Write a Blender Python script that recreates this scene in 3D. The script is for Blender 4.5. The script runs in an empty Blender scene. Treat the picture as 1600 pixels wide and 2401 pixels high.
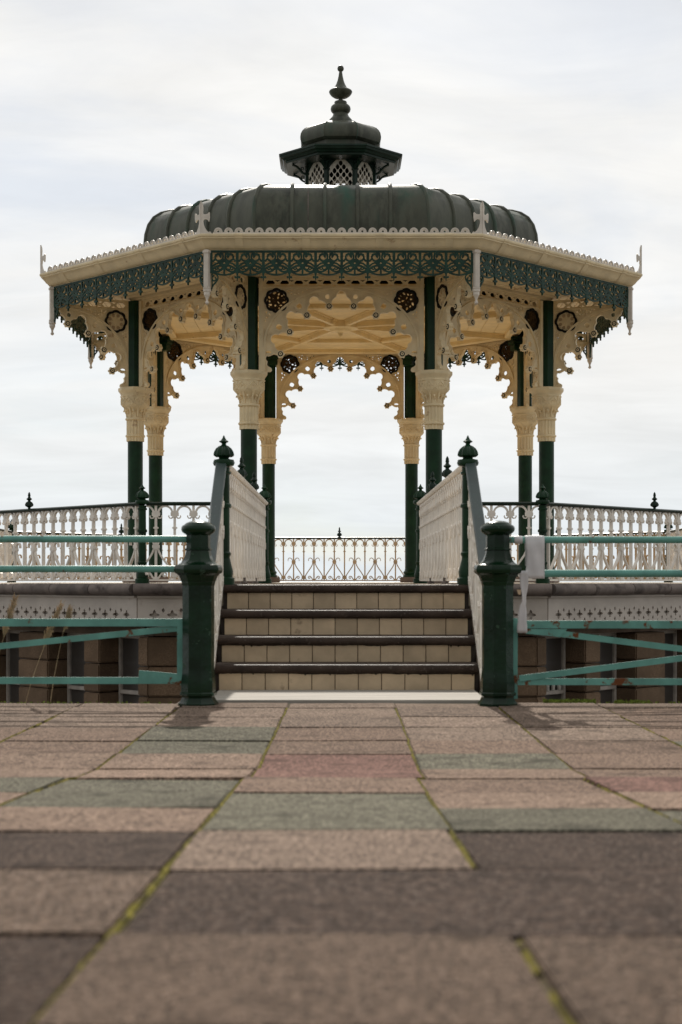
import bpy, bmesh, math, random
from mathutils import Vector, Matrix
random.seed(7)
PI = math.pi
R_ = math.radians
S = bpy.context.scene
C = S.collection

# ------------------------------------------------------------------ camera
EYE = 0.80
FPX = 3560.0
cam_d = bpy.data.cameras.new("camera")
cam = bpy.data.objects.new("camera", cam_d); C.objects.link(cam)
cam.location = (-0.08, 0.0, EYE)
cam.rotation_euler = (R_(90), 0, 0)
cam_d.sensor_fit = 'VERTICAL'
cam_d.sensor_height = 36.0
cam_d.sensor_width = 24.0
cam_d.lens = FPX / 2401.0 * 36.0
cam_d.shift_x = (800 - 787.5) / 2401.0
cam_d.shift_y = (1362 - 1200.5) / 2401.0
cam_d.clip_start = 0.05
cam_d.clip_end = 20000
cam_d.dof.use_dof = True
cam_d.dof.focus_distance = 21.0
cam_d.dof.aperture_fstop = 3.6
S.camera = cam

# ------------------------------------------------------------------ sky and sun
SUN_EL, SUN_AZ = 36.0, -2.5        # azimuth measured from +Y towards +X
world = bpy.data.worlds.new("World"); S.world = world
world.use_nodes = True
nt = world.node_tree; nt.nodes.clear()
def N(t, **kw):
    n = nt.nodes.new(t)
    for k, v in kw.items(): setattr(n, k, v)
    return n
L = nt.links.new
out = N('ShaderNodeOutputWorld')
sky = N('ShaderNodeTexSky'); sky.sky_type = 'NISHITA'; sky.sun_disc = False
sky.sun_elevation = R_(SUN_EL); sky.sun_rotation = R_(SUN_AZ)
sky.air_density = 1.0; sky.dust_density = 0.4; sky.ozone_density = 1.0
bg1 = N('ShaderNodeBackground'); bg1.inputs[1].default_value = 0.075
tint = N('ShaderNodeMix', data_type='RGBA', blend_type='MULTIPLY'); tint.inputs[0].default_value = 1.0; tint.inputs[7].default_value = (0.86, 0.94, 1.04, 1)
L(sky.outputs[0], tint.inputs[6]); L(tint.outputs[2], bg1.inputs[0])
tc = N('ShaderNodeTexCoord')
sep = N('ShaderNodeSeparateXYZ'); L(tc.outputs['Generated'], sep.inputs[0])
zz = N('ShaderNodeMath', operation='MAXIMUM'); L(sep.outputs[2], zz.inputs[0]); zz.inputs[1].default_value = 0.0
za = N('ShaderNodeMath', operation='ADD'); L(zz.outputs[0], za.inputs[0]); za.inputs[1].default_value = 0.22
dx = N('ShaderNodeMath', operation='DIVIDE'); L(sep.outputs[0], dx.inputs[0]); L(za.outputs[0], dx.inputs[1])
dy = N('ShaderNodeMath', operation='DIVIDE'); L(sep.outputs[1], dy.inputs[0]); L(za.outputs[0], dy.inputs[1])
cmb = N('ShaderNodeCombineXYZ'); L(dx.outputs[0], cmb.inputs[0]); L(dy.outputs[0], cmb.inputs[1])
n1 = N('ShaderNodeTexNoise'); n1.inputs['Scale'].default_value = 1.0; n1.inputs['Detail'].default_value = 8
n1.inputs['Roughness'].default_value = 0.55; n1.inputs['Distortion'].default_value = 0.8
mp = N('ShaderNodeMapping'); mp.inputs['Location'].default_value = (3.1, 1.4, 0.0); mp.inputs['Scale'].default_value = (0.8, 1.0, 1)
L(cmb.outputs[0], mp.inputs[0]); L(mp.outputs[0], n1.inputs['Vector'])
cov = N('ShaderNodeMapRange'); cov.inputs[1].default_value = 0.30; cov.inputs[2].default_value = 0.56
cov.inputs[3].default_value = 0.66; cov.inputs[4].default_value = 1.0
cov.interpolation_type = 'SMOOTHSTEP'
L(n1.outputs[0], cov.inputs[0])
# thin cloud scatters forward: brighter towards the sun all round the sky
sdir = Vector((math.sin(R_(SUN_AZ)) * math.cos(R_(SUN_EL)), math.cos(R_(SUN_AZ)) * math.cos(R_(SUN_EL)), math.sin(R_(SUN_EL))))
dot = N('ShaderNodeVectorMath', operation='DOT_PRODUCT'); L(tc.outputs['Generated'], dot.inputs[0]); dot.inputs[1].default_value = sdir
fwd = N('ShaderNodeMapRange'); L(dot.outputs['Value'], fwd.inputs[0])
fwd.inputs[1].default_value = -0.6; fwd.inputs[2].default_value = 0.95; fwd.inputs[3].default_value = 0.52; fwd.inputs[4].default_value = 0.98
n2 = N('ShaderNodeTexNoise'); n2.inputs['Scale'].default_value = 3.2; n2.inputs['Detail'].default_value = 9; n2.inputs['Roughness'].default_value = 0.6; n2.inputs['Distortion'].default_value = 0.6
mp2 = N('ShaderNodeMapping'); mp2.inputs['Scale'].default_value = (0.7, 1.5, 1); L(cmb.outputs[0], mp2.inputs[0]); L(mp2.outputs[0], n2.inputs['Vector'])
crm = N('ShaderNodeMapRange'); crm.inputs[1].default_value = 0.3; crm.inputs[2].default_value = 0.7
crm.inputs[3].default_value = 0.91; crm.inputs[4].default_value = 1.05
L(n2.outputs[0], crm.inputs[0])
mul = N('ShaderNodeMath', operation='MULTIPLY'); L(fwd.outputs[0], mul.inputs[0]); L(crm.outputs[0], mul.inputs[1])
bg2 = N('ShaderNodeBackground'); hzr = N('ShaderNodeMapRange'); L(zz.outputs[0], hzr.inputs[0]); hzr.inputs[1].default_value = 0.0; hzr.inputs[2].default_value = 0.14
hzm = N('ShaderNodeMix', data_type='RGBA'); L(hzr.outputs[0], hzm.inputs[0]); hzm.inputs[6].default_value = (0.85, 0.91, 0.95, 1); hzm.inputs[7].default_value = (1.0, 0.992, 0.968, 1); L(hzm.outputs[2], bg2.inputs[0]); L(mul.outputs[0], bg2.inputs[1])
mix = N('ShaderNodeMixShader'); L(cov.outputs[0], mix.inputs[0]); L(bg1.outputs[0], mix.inputs[1]); L(bg2.outputs[0], mix.inputs[2])
L(mix.outputs[0], out.inputs[0])

sun_d = bpy.data.lights.new("sun", 'SUN'); sun_d.energy = 4.7; sun_d.angle = R_(0.8); sun_d.color = (1.0, 0.94, 0.85)
sun = bpy.data.objects.new("sun", sun_d); C.objects.link(sun)
sun.rotation_euler = sdir.to_track_quat('Z', 'Y').to_euler()
sun.location = (0, 30, 30)

S.view_settings.view_transform = 'Standard'; S.view_settings.look = 'None'
S.view_settings.gamma = 1.0; S.view_settings.exposure = 0.0
S.view_settings.use_curve_mapping = False
S.cycles.max_bounces = 10; S.cycles.diffuse_bounces = 6; S.cycles.glossy_bounces = 4

# ------------------------------------------------------------------ materials
def mat(name, col, rough=0.6, var=0.12, scale=6.0, bump=0.0, bscale=80.0, patch=None, spec=0.5, fleck=None,
        coat=0.0, grain=None, objvar=0.0, metallic=0.0, stretch=(1, 1, 1), spots=None):
    """col: linear rgb; patch: (colour, threshold 0..1, scale, softness); fleck: (colour, amount, scale)"""
    m = bpy.data.materials.new(name); m.use_nodes = True
    t = m.node_tree; b = t.nodes['Principled BSDF']; ln = t.links.new
    def nn(ty, **kw):
        n = t.nodes.new(ty)
        for k, v in kw.items(): setattr(n, k, v)
        return n
    tc = nn('ShaderNodeTexCoord'); oi = nn('ShaderNodeObjectInfo')
    off = nn('ShaderNodeVectorMath', operation='SCALE'); cb = nn('ShaderNodeCombineXYZ')
    for i in range(3): ln(oi.outputs['Random'], cb.inputs[i])
    ln(cb.outputs[0], off.inputs[0]); off.inputs['Scale'].default_value = 37.0
    st = nn('ShaderNodeVectorMath', operation='MULTIPLY'); st.inputs[1].default_value = stretch
    ln(tc.outputs['Object'], st.inputs[0])
    vec = nn('ShaderNodeVectorMath', operation='ADD'); ln(st.outputs[0], vec.inputs[0]); ln(off.outputs[0], vec.inputs[1])
    V = vec.outputs[0]
    def noise(sc, det=5, rgh=0.55):
        n = nn('ShaderNodeTexNoise'); n.inputs['Scale'].default_value = sc; n.inputs['Detail'].default_value = det
        n.inputs['Roughness'].default_value = rgh; ln(V, n.inputs['Vector']); return n.outputs[0]
    def mixc(f, a, bcol, blend='MIX'):
        x = nn('ShaderNodeMix', data_type='RGBA', blend_type=blend)
        if isinstance(f, float): x.inputs[0].default_value = f
        else: ln(f, x.inputs[0])
        for s, v in ((6, a), (7, bcol)):
            if isinstance(v, tuple): x.inputs[s].default_value = (*v, 1)
            else: ln(v, x.inputs[s])
        return x.outputs[2]
    def ramp(src, lo, hi):
        r = nn('ShaderNodeMapRange'); r.inputs[1].default_value = lo; r.inputs[2].default_value = hi
        r.interpolation_type = 'SMOOTHSTEP'; ln(src, r.inputs[0]); return r.outputs[0]
    a = tuple(max(0, c * (1 - var * 1.6)) for c in col); c2 = tuple(c * (1 + var) for c in col)
    cur = mixc(ramp(noise(scale), 0.3, 0.7), a, c2)
    if grain:
        lo, hi = (0.35, 0.65) if len(grain) < 3 else (0.47, 0.55)
        cur = mixc(ramp(noise(grain[1], 3, 0.7), lo, hi), cur, tuple(c * grain[0] for c in col))
        if len(grain) > 2: cur = mixc(ramp(noise(grain[2], 3, 0.7), 0.50, 0.60), cur, tuple(c * grain[3] for c in col))
    rsock = None
    if fleck:
        cur = mixc(ramp(noise(fleck[2], 2, 0.5), 0.66 - fleck[1], 0.70 - fleck[1]), cur, fleck[0])
    if patch:
        pc, th, sc, soft = patch
        pm = ramp(noise(sc, 8, 0.62), th, th + soft)
        cur = mixc(pm, cur, pc)
        rr = nn('ShaderNodeMapRange'); ln(pm, rr.inputs[0]); rr.inputs[3].default_value = rough; rr.inputs[4].default_value = 0.9
        rsock = rr.outputs[0]
    if spots:
        vo = nn('ShaderNodeTexVoronoi'); vo.inputs['Scale'].default_value = spots[0]; ln(V, vo.inputs['Vector'])
        sm_ = nn('ShaderNodeMapRange'); ln(vo.outputs['Distance'], sm_.inputs[0]); sm_.inputs[1].default_value = spots[1]; sm_.inputs[2].default_value = spots[1] * 1.5
        sm_.inputs[3].default_value = spots[2]; sm_.inputs[4].default_value = 0.0
        cur = mixc(sm_.outputs[0], cur, tuple(c * 0.40 for c in col))
    if objvar:
        hv = nn('ShaderNodeMapRange'); ln(oi.outputs['Random'], hv.inputs[0]); hv.inputs[3].default_value = 1 - objvar; hv.inputs[4].default_value = 1 + objvar
        vm = nn('ShaderNodeVectorMath', operation='SCALE'); ln(cur, vm.inputs[0]); ln(hv.outputs[0], vm.inputs['Scale']); cur = vm.outputs[0]
    ln(cur, b.inputs['Base Color'])
    b.inputs['Roughness'].default_value = rough
    if rsock is not None: ln(rsock, b.inputs['Roughness'])
    b.inputs['Specular IOR Level'].default_value = spec
    b.inputs['Metallic'].default_value = metallic
    if coat: b.inputs['Coat Weight'].default_value = coat; b.inputs['Coat Roughness'].default_value = 0.15
    if bump:
        bp = nn('ShaderNodeBump'); bp.inputs['Strength'].default_value = 1.0; bp.inputs['Distance'].default_value = bump
        ln(noise(bscale, 6, 0.6), bp.inputs['Height']); ln(bp.outputs[0], b.inputs['Normal'])
    return m
RUST = (0.13, 0.045, 0.015)
MT = dict(
    cream=mat('cream_paint', (0.81, 0.675, 0.435), 0.5, 0.07, 5, 0.0008, 40, patch=((0.34, 0.19, 0.08), 0.625, 4.6, 0.12), spec=0.35),
    cream_in=mat('ceiling_paint', (0.84, 0.665, 0.365), 0.55, 0.06, 4, 0.0008, 50, patch=((0.56, 0.40, 0.20), 0.62, 2.8, 0.14), spec=0.3),
    white=mat('white_paint', (0.84, 0.78, 0.70), 0.5, 0.07, 6, 0.0007, 60, patch=((0.40, 0.25, 0.14), 0.67, 5.0, 0.10), spec=0.35),
    crest=mat('cresting_paint', (0.68, 0.62, 0.54), 0.5, 0.08, 6, 0.0006, 60, patch=((0.30, 0.18, 0.10), 0.70, 6.0, 0.10), spec=0.35),
    fascia=mat('fascia_paint', (0.55, 0.50, 0.45), 0.6, 0.07, 3, 0.0006, 60, patch=((0.32, 0.25, 0.19), 0.62, 3.0, 0.15), spec=0.25),
    green=mat('dark_green_paint', (0.006, 0.032, 0.012), 0.38, 0.2, 5, 0.0006, 50, spec=0.22),
    green_rail=mat('handrail_green', (0.006, 0.020, 0.011), 0.38, 0.2, 5, 0.0006, 50, spec=0.2),
    green_hand=mat('grey_green_handrail', (0.022, 0.042, 0.037), 0.42, 0.15, 4, 0.0005, 50, fleck=((0.06, 0.08, 0.075), 0.0, 60)),  # greyer and lighter than the other green rails
    green_bol=mat('bollard_green_paint', (0.0042, 0.0215, 0.0085), 0.22, 0.25, 5, 0.0026, 14, patch=((0.035, 0.07, 0.045), 0.625, 11.0, 0.03), spec=0.24),
    valance=mat('valance_green_paint', (0.016, 0.050, 0.034), 0.42, 0.25, 9, 0.0006, 50, spec=0.22),
    teal=mat('teal_paint', (0.125, 0.33, 0.285), 0.42, 0.16, 4, 0.0007, 60, patch=(RUST, 0.625, 6.0, 0.05), spec=0.35),
    teal_r=mat('rusty_teal_paint', (0.125, 0.33, 0.285), 0.45, 0.16, 4, 0.0010, 60, patch=(RUST, 0.545, 9.0, 0.06), spec=0.35),
    brown=mat('roundel_brown_paint', (0.055, 0.030, 0.010), 0.6, 0.2, 10, spec=0.12),
    rail_cream_shaded=mat('shaded_cream_rail_paint', (0.50, 0.37, 0.235), 0.55, 0.10, 6, 0.0007, 60, patch=(RUST, 0.66, 5.0, 0.10), spec=0.2),  # cream rail paint with backlit shade mixed into the colour, plus rust
    dark_rim=mat('black_paint', (0.012, 0.011, 0.008), 0.5, 0.1, 10, spec=0.15),
    copper=mat('weathered_dark_copper', (0.066, 0.070, 0.052), 0.40, 0.28, 1.6, 0.0014, 9, patch=((0.044, 0.096, 0.072), 0.50, 1.3, 0.20), grain=(1.35, 7), stretch=(1, 1, 0.35), spec=0.24),
    lantern=mat('lantern_green_paint', (0.010, 0.028, 0.017), 0.35, 0.2, 6, 0.0006, 50, spec=0.25),
    lattice=mat('lattice_paint', (0.74, 0.67, 0.57), 0.6, 0.10, 12, patch=(RUST, 0.66, 9.0, 0.08), spec=0.2),
    stone=mat('brown_building_stone', (0.185, 0.125, 0.080), 0.85, 0.2, 3, 0.006, 18, objvar=0.18, grain=(0.7, 60), spec=0.2),
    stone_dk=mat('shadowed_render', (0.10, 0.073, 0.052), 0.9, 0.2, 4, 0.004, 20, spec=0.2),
    coping=mat('weathered_coping_stone', (0.16, 0.13, 0.115), 0.75, 0.25, 5, 0.004, 40, patch=((0.065, 0.052, 0.046), 0.52, 4.0, 0.15), objvar=0.12),
    nosing=mat('dark_brown_nosing', (0.052, 0.036, 0.028), 0.55, 0.25, 5, 0.002, 60, fleck=((0.09, 0.07, 0.06), 0.02, 50), spec=0.16),
    tread=mat('worn_tread', (0.10, 0.078, 0.064), 0.85, 0.2, 6, 0.002, 50, spec=0.1),
    tile=mat('cream_riser_tile', (0.60, 0.46, 0.305), 0.35, 0.10, 5, 0.0012, 20, objvar=0.13, patch=((0.17, 0.11, 0.07), 0.62, 5.0, 0.14), spec=0.35),
    grout=mat('dark_grout', (0.030, 0.021, 0.015), 0.9, 0.2, 20),
    plinth=mat('column_plinth_stone', (0.20, 0.15, 0.125), 0.8, 0.15, 8, 0.002, 50),
    floor=mat('platform_floor', (0.42, 0.35, 0.26), 0.75, 0.18, 3, 0.002, 40, patch=((0.24, 0.18, 0.13), 0.55, 2.5, 0.12), objvar=0.1, spec=0.2),
    slab_w=mat('pale_threshold', (0.36, 0.33, 0.29), 0.8, 0.14, 6, 0.0015, 60, stretch=(0.25, 3, 1), spec=0.15),
    moss=mat('moss', (0.17, 0.145, 0.022), 0.95, 0.40, 18, 0.006, 120, patch=((0.09, 0.07, 0.025), 0.58, 9.0, 0.08), spec=0.1),
    dirt=mat('joint_dirt', (0.085, 0.066, 0.035), 0.95, 0.3, 12, 0.006, 80, fleck=((0.3, 0.26, 0.2), 0.0, 150), spec=0.1),
    frame=mat('window_frame_paint', (0.42, 0.38, 0.34), 0.55, 0.12, 8, patch=((0.15, 0.11, 0.08), 0.64, 7.0, 0.08)),
    paper=mat('white_plastic_sheet', (0.60, 0.60, 0.61), 0.45, 0.06, 7, 0.002, 25),
    straw=mat('dry_straw', (0.42, 0.30, 0.19), 0.8, 0.2, 20, spec=0.2),
    weed=mat('weed_green', (0.17, 0.21, 0.04), 0.8, 0.4, 60, spec=0.15),
    jar=mat('pale_bottle', (0.45, 0.44, 0.40), 0.3, 0.1, 20),
    prom=mat('lower_asphalt', (0.10, 0.09, 0.085), 0.9, 0.2, 2, 0.004, 60),
    beach=mat('shingle', (0.30, 0.23, 0.17), 0.9, 0.25, 1, 0.03, 10),
)
g = bpy.data.materials.new('window_glass'); g.use_nodes = True
b = g.node_tree.nodes['Principled BSDF']; b.inputs['Base Color'].default_value = (0.065, 0.058, 0.052, 1); b.inputs['Roughness'].default_value = 0.3
MT['pane'] = g
g = bpy.data.materials.new('sea_water'); g.use_nodes = True
b = g.node_tree.nodes['Principled BSDF']; b.inputs['Base Color'].default_value = (0.05, 0.09, 0.10, 1); b.inputs['Roughness'].default_value = 0.25
MT['sea'] = g
# paving: aggregate concrete in several dyes
def pav(name, col, fl=0.05):
    return mat(name, col, 0.9, 0.20, 3.0, 0.0030, 110, fleck=(tuple(min(1, c * 2.6 + 0.05) for c in col), fl, 110), grain=(0.28, 85, 42, 1.8), objvar=0.12,
               patch=(tuple(c * 0.55 for c in col), 0.53, 3.4, 0.16), spec=0.04, spots=(5.0, 0.055, 0.6))
PV = dict(L=pav('paving_grey_beige', (0.168, 0.124, 0.096), 0.02), B=pav('paving_brown', (0.138, 0.095, 0.071)), K=pav('paving_pale_pink', (0.178, 0.125, 0.094)),
          P=pav('paving_pink', (0.168, 0.096, 0.078), 0.0), G=pav('paving_green_grey', (0.104, 0.096, 0.071)), D=pav('paving_dark', (0.050, 0.034, 0.026), 0.06),
          N=pav('paving_dull_brown', (0.087, 0.061, 0.045), 0.06))

# ------------------------------------------------------------------ mesh helpers
class MB:
    def __init__(s): s.v = []; s.f = []
    def add(s, vs, fs, M=None):
        o = len(s.v)
        if M is not None: vs = [M @ Vector(v) for v in vs]
        s.v += [tuple(v) for v in vs]; s.f += [tuple(i + o for i in f) for f in fs]; return s
    def box(s, x0, x1, y0, y1, z0, z1, M=None):
        vs = [(x, y, z) for z in (z0, z1) for y in (y0, y1) for x in (x0, x1)]
        return s.add(vs, [(0, 2, 3, 1), (4, 5, 7, 6), (0, 1, 5, 4), (2, 6, 7, 3), (0, 4, 6, 2), (1, 3, 7, 5)], M)
    def bbox(s, x0, x1, y0, y1, z0, z1, c=0.01, M=None):
        """box with chamfered edges"""
        bm = bmesh.new(); bmesh.ops.create_cube(bm, size=1)
        for v in bm.verts:
            v.co = Vector(((x0 + x1) / 2 + v.co.x * (x1 - x0), (y0 + y1) / 2 + v.co.y * (y1 - y0), (z0 + z1) / 2 + v.co.z * (z1 - z0)))
        bmesh.ops.bevel(bm, geom=bm.edges[:], offset=c, segments=2, affect='EDGES')
        s.bm(bm, M); return s
    def bm(s, bm, M=None):
        bm.verts.index_update()
        s.add([v.co[:] for v in bm.verts], [[v.index for v in f.verts] for f in bm.faces], M); bm.free()
    def lathe(s, prof, n=20, M=None, flute=None, cap=True, ph=0.0):
        """prof: (r, z) or (r, z, amp) with amp the flute depth"""
        rings = []
        vs = []; fs = []
        for p in prof:
            amp = p[2] if len(p) > 2 else 0
            for i in range(n):
                a = 2 * PI * i / n + ph
                r = p[0]
                if amp and flute: r = p[0] * (1 - amp * (0.5 + 0.5 * math.cos(a * flute)))
                vs.append((r * math.cos(a), r * math.sin(a), p[1]))
        for j in range(len(prof) - 1):
            for i in range(n):
                k = (i + 1) % n
                fs.append((j * n + i, j * n + k, (j + 1) * n + k, (j + 1) * n + i))
        if cap:
            fs.append(tuple(reversed(range(n)))); fs.append(tuple((len(prof) - 1) * n + i for i in range(n)))
        return s.add(vs, fs, M)
    def tube(s, pts, r, n=8, M=None, cap=True):
        pts = [Vector(p) for p in pts]; m = len(pts)
        rs = r if isinstance(r, (list, tuple)) else [r] * m
        vs = []; fs = []
        up = Vector((0, 0, 1)); prev = None
        for i, p in enumerate(pts):
            t = (pts[min(i + 1, m - 1)] - pts[max(i - 1, 0)]).normalized()
            if prev is None:
                a = t.cross(up)
                if a.length < 1e-3: a = t.cross(Vector((1, 0, 0)))
            else: a = prev - t * prev.dot(t)
            a.normalize(); prev = a; bb = t.cross(a)
            for k in range(n):
                q = 2 * PI * k / n
                vs.append(p + (a * math.cos(q) + bb * math.sin(q)) * rs[i])
        for i in range(m - 1):
            for k in range(n):
                l = (k + 1) % n
                fs.append((i * n + k, i * n + l, (i + 1) * n + l, (i + 1) * n + k))
        if cap: fs.append(tuple(range(n))); fs.append(tuple((m - 1) * n + k for k in range(n)))
        return s.add(vs, fs, M)
    def ribbon(s, pts, w, d0, d1, M=None, w2=None):
        """flat bar along a 2-D path (x, z), width w in plane, depth y d0..d1"""
        pts = [Vector((p[0], p[1])) for p in pts]; m = len(pts); vs = []; fs = []
        for i, p in enumerate(pts):
            t = (pts[min(i + 1, m - 1)] - pts[max(i - 1, 0)])
            t.normalize(); nrm = Vector((-t.y, t.x))
            ww = w if w2 is None else w + (w2 - w) * i / (m - 1)
            a = p + nrm * ww / 2; c = p - nrm * ww / 2
            vs += [(a.x, d0, a.y), (c.x, d0, c.y), (c.x, d1, c.y), (a.x, d1, a.y)]
        for i in range(m - 1):
            for k in range(4):
                l = (k + 1) % 4
                fs.append((i * 4 + k, i * 4 + l, i * 4 + 4 + l, i * 4 + 4 + k))
        fs.append((0, 1, 2, 3)); fs.append((m * 4 - 1, m * 4 - 2, m * 4 - 3, m * 4 - 4))
        return s.add(vs, fs, M)
    def disc(s, x, z, r, d0, d1, n=12, M=None):
        vs = [(x + r * math.cos(2 * PI * i / n), d, z + r * math.sin(2 * PI * i / n)) for d in (d0, d1) for i in range(n)]
        fs = [tuple(range(n)), tuple(reversed(range(n, 2 * n)))] + [(i, (i + 1) % n, n + (i + 1) % n, n + i) for i in range(n)]
        return s.add(vs, fs, M)
    def mesh(s, name, m, smooth=35):
        me = bpy.data.meshes.new(name); me.from_pydata(s.v, [], s.f); me.update()
        bm = bmesh.new(); bm.from_mesh(me); bmesh.ops.recalc_face_normals(bm, faces=bm.faces); bm.to_mesh(me); bm.free()
        me.materials.append(MT[m] if isinstance(m, str) else m)
        if smooth:
            me.polygons.foreach_set('use_smooth', [True] * len(me.polygons)); me.set_sharp_from_angle(angle=R_(smooth))
        return me
    def build(s, name, m, parent=None, smooth=35): return put(name, s.mesh(name, m, smooth), parent)
def put(name, me, parent=None, loc=(0, 0, 0), rz=0, rx=0, ry=0, sc=None):
    o = bpy.data.objects.new(name, me); C.objects.link(o); o.location = loc; o.rotation_euler = (rx, ry, rz)
    if sc: o.scale = sc
    if parent: o.parent = parent
    return o
def tag(o, label, cat, group=None):
    o['label'] = label; o['category'] = cat
    if group: o['group'] = group
    return o
def thing(name, loc, label, cat, group=None, rz=0):
    return tag(put(name, None, None, loc, rz), label, cat, group)
def struct(o, kind='structure'): o['kind'] = kind; return o

def plate(outline, holes, depth, bev=0.0):
    """pierced plate from 2-D loops (x, z); returns verts, faces with thickness along y"""
    cu = bpy.data.curves.new('tmp', 'CURVE'); cu.dimensions = '2D'; cu.fill_mode = 'BOTH'; cu.extrude = depth / 2 - bev
    if bev: cu.bevel_depth = bev; cu.bevel_resolution = 0; cu.offset = -bev
    for lp in [outline] + holes:
        sp = cu.splines.new('POLY'); sp.points.add(len(lp) - 1)
        for p, q in zip(sp.points, lp): p.co = (q[0], q[1], 0, 1)
        sp.use_cyclic_u = True
    ob = bpy.data.objects.new('tmp', cu); C.objects.link(ob)
    dg = bpy.context.evaluated_depsgraph_get()
    me = bpy.data.meshes.new_from_object(ob.evaluated_get(dg))
    vs = [(v.co.x, v.co.z, v.co.y) for v in me.vertices]; fs = [tuple(p.vertices) for p in me.polygons]
    bpy.data.objects.remove(ob); bpy.data.curves.remove(cu); bpy.data.meshes.remove(me)
    return vs, fs
def arc(cx, cz, r, a0, a1, n=10, rz=None):
    rz = r if rz is None else rz
    return [(cx + r * math.cos(R_(a0 + (a1 - a0) * i / n)), cz + rz * math.sin(R_(a0 + (a1 - a0) * i / n))) for i in range(n + 1)]
def spiral(cx, cz, r0, r1, a0, a1, n=16):
    return [(cx + (r0 + (r1 - r0) * i / n) * math.cos(R_(a0 + (a1 - a0) * i / n)), cz + (r0 + (r1 - r0) * i / n) * math.sin(R_(a0 + (a1 - a0) * i / n))) for i in range(n + 1)]
def bez(p0, p1, p2, p3, n=8):
    r = []
    for i in range(n + 1):
        t = i / n; u = 1 - t
        r.append(tuple(u**3 * a + 3 * u*u*t * b_ + 3 * u*t*t * c + t**3 * d for a, b_, c, d in zip(p0, p1, p2, p3)))
    return r
def mir(pts): return [(-x, z) for x, z in pts]
def bulge(p, q, h, n=8):
    """circular arc from p to q with sagitta h to the left of p->q"""
    p = Vector(p); q = Vector(q); ch = q - p; l = ch.length
    nrm = Vector((-ch.y, ch.x)) / l; r = (l * l / 4 + h * h) / (2 * h)
    c = (p + q) / 2 + nrm * (h - r)
    a0 = math.atan2(p.y - c.y, p.x - c.x); a1 = math.atan2(q.y - c.y, q.x - c.x)
    if h > 0:
        while a1 > a0: a1 -= 2 * PI
    else:
        while a1 < a0: a1 += 2 * PI
    R = abs(r)
    return [(c.x + R * math.cos(a0 + (a1 - a0) * i / n), c.y + R * math.sin(a0 + (a1 - a0) * i / n)) for i in range(n + 1)]
C225 = math.cos(PI / 8); S225 = math.sin(PI / 8)
def octside(prof):
    """loft one octagon side (facing -Y) from (circumradius, z) pairs"""
    vs = []; fs = []
    for r, z in prof:
        vs += [(-r * S225, -r * C225, z), (r * S225, -r * C225, z)]
    for i in range(len(prof) - 1): fs.append((2 * i, 2 * i + 1, 2 * i + 3, 2 * i + 2))
    return vs, fs
def octfull(prof):
    vs = []; fs = []; n = 8
    for r, z in prof:
        for k in range(8):
            a = PI / 8 + k * PI / 4; vs.append((r * math.sin(a), -r * math.cos(a), z))
    for j in range(len(prof) - 1):
        for i in range(8):
            k = (i + 1) % 8; fs.append((j * 8 + i, j * 8 + k, (j + 1) * 8 + k, (j + 1) * 8 + i))
    return vs, fs

# ------------------------------------------------------------------ setting: ground, sea
FLOOR = 0.77
EDGE = 10.02
def jx(ci, y): return X0[ci] - .009 * (9.5 - y) - (.025 if y < 5.95 else 0) + (.035 * max(0, (5.95 - y) / 4.1) if ci == 4 else 0)
def gz(y): return 0.0 if y > 6.4 else 0.058 * (6.4 - max(y, 0.0))
mb = MB()
ys = [EDGE, 8, 6.4, 4, 2, 0, -30]
vs = [(x, y, gz(y) - 0.010) for y in ys for x in (-40, 40)]
mb.add(vs, [(2 * i, 2 * i + 1, 2 * i + 3, 2 * i + 2) for i in range(len(ys) - 1)])
mb.box(-40, 40, EDGE - 0.05, EDGE - 0.001, -3.0, -0.02)
pavement = struct(mb.build('pavement', 'dirt', None, 0))
mb = MB(); mb.add([(-60, EDGE, -3), (60, EDGE, -3), (60, 48, -3), (-60, 48, -3)], [(0, 1, 2, 3)])
struct(mb.build('lower_promenade_road', 'prom', None, 0))
mb = MB(); mb.add([(-900, 48, -3.05), (900, 48, -3.05), (900, 95, -6.1), (-900, 95, -6.1)], [(0, 1, 2, 3)])
struct(mb.build('beach', 'beach', None, 0))
mb = MB(); mb.add([(-9000, 92, -6), (9000, 92, -6), (9000, 12000, -6), (-9000, 12000, -6)], [(0, 1, 2, 3)])
struct(mb.build('sea_water', 'sea', None, 0))

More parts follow.
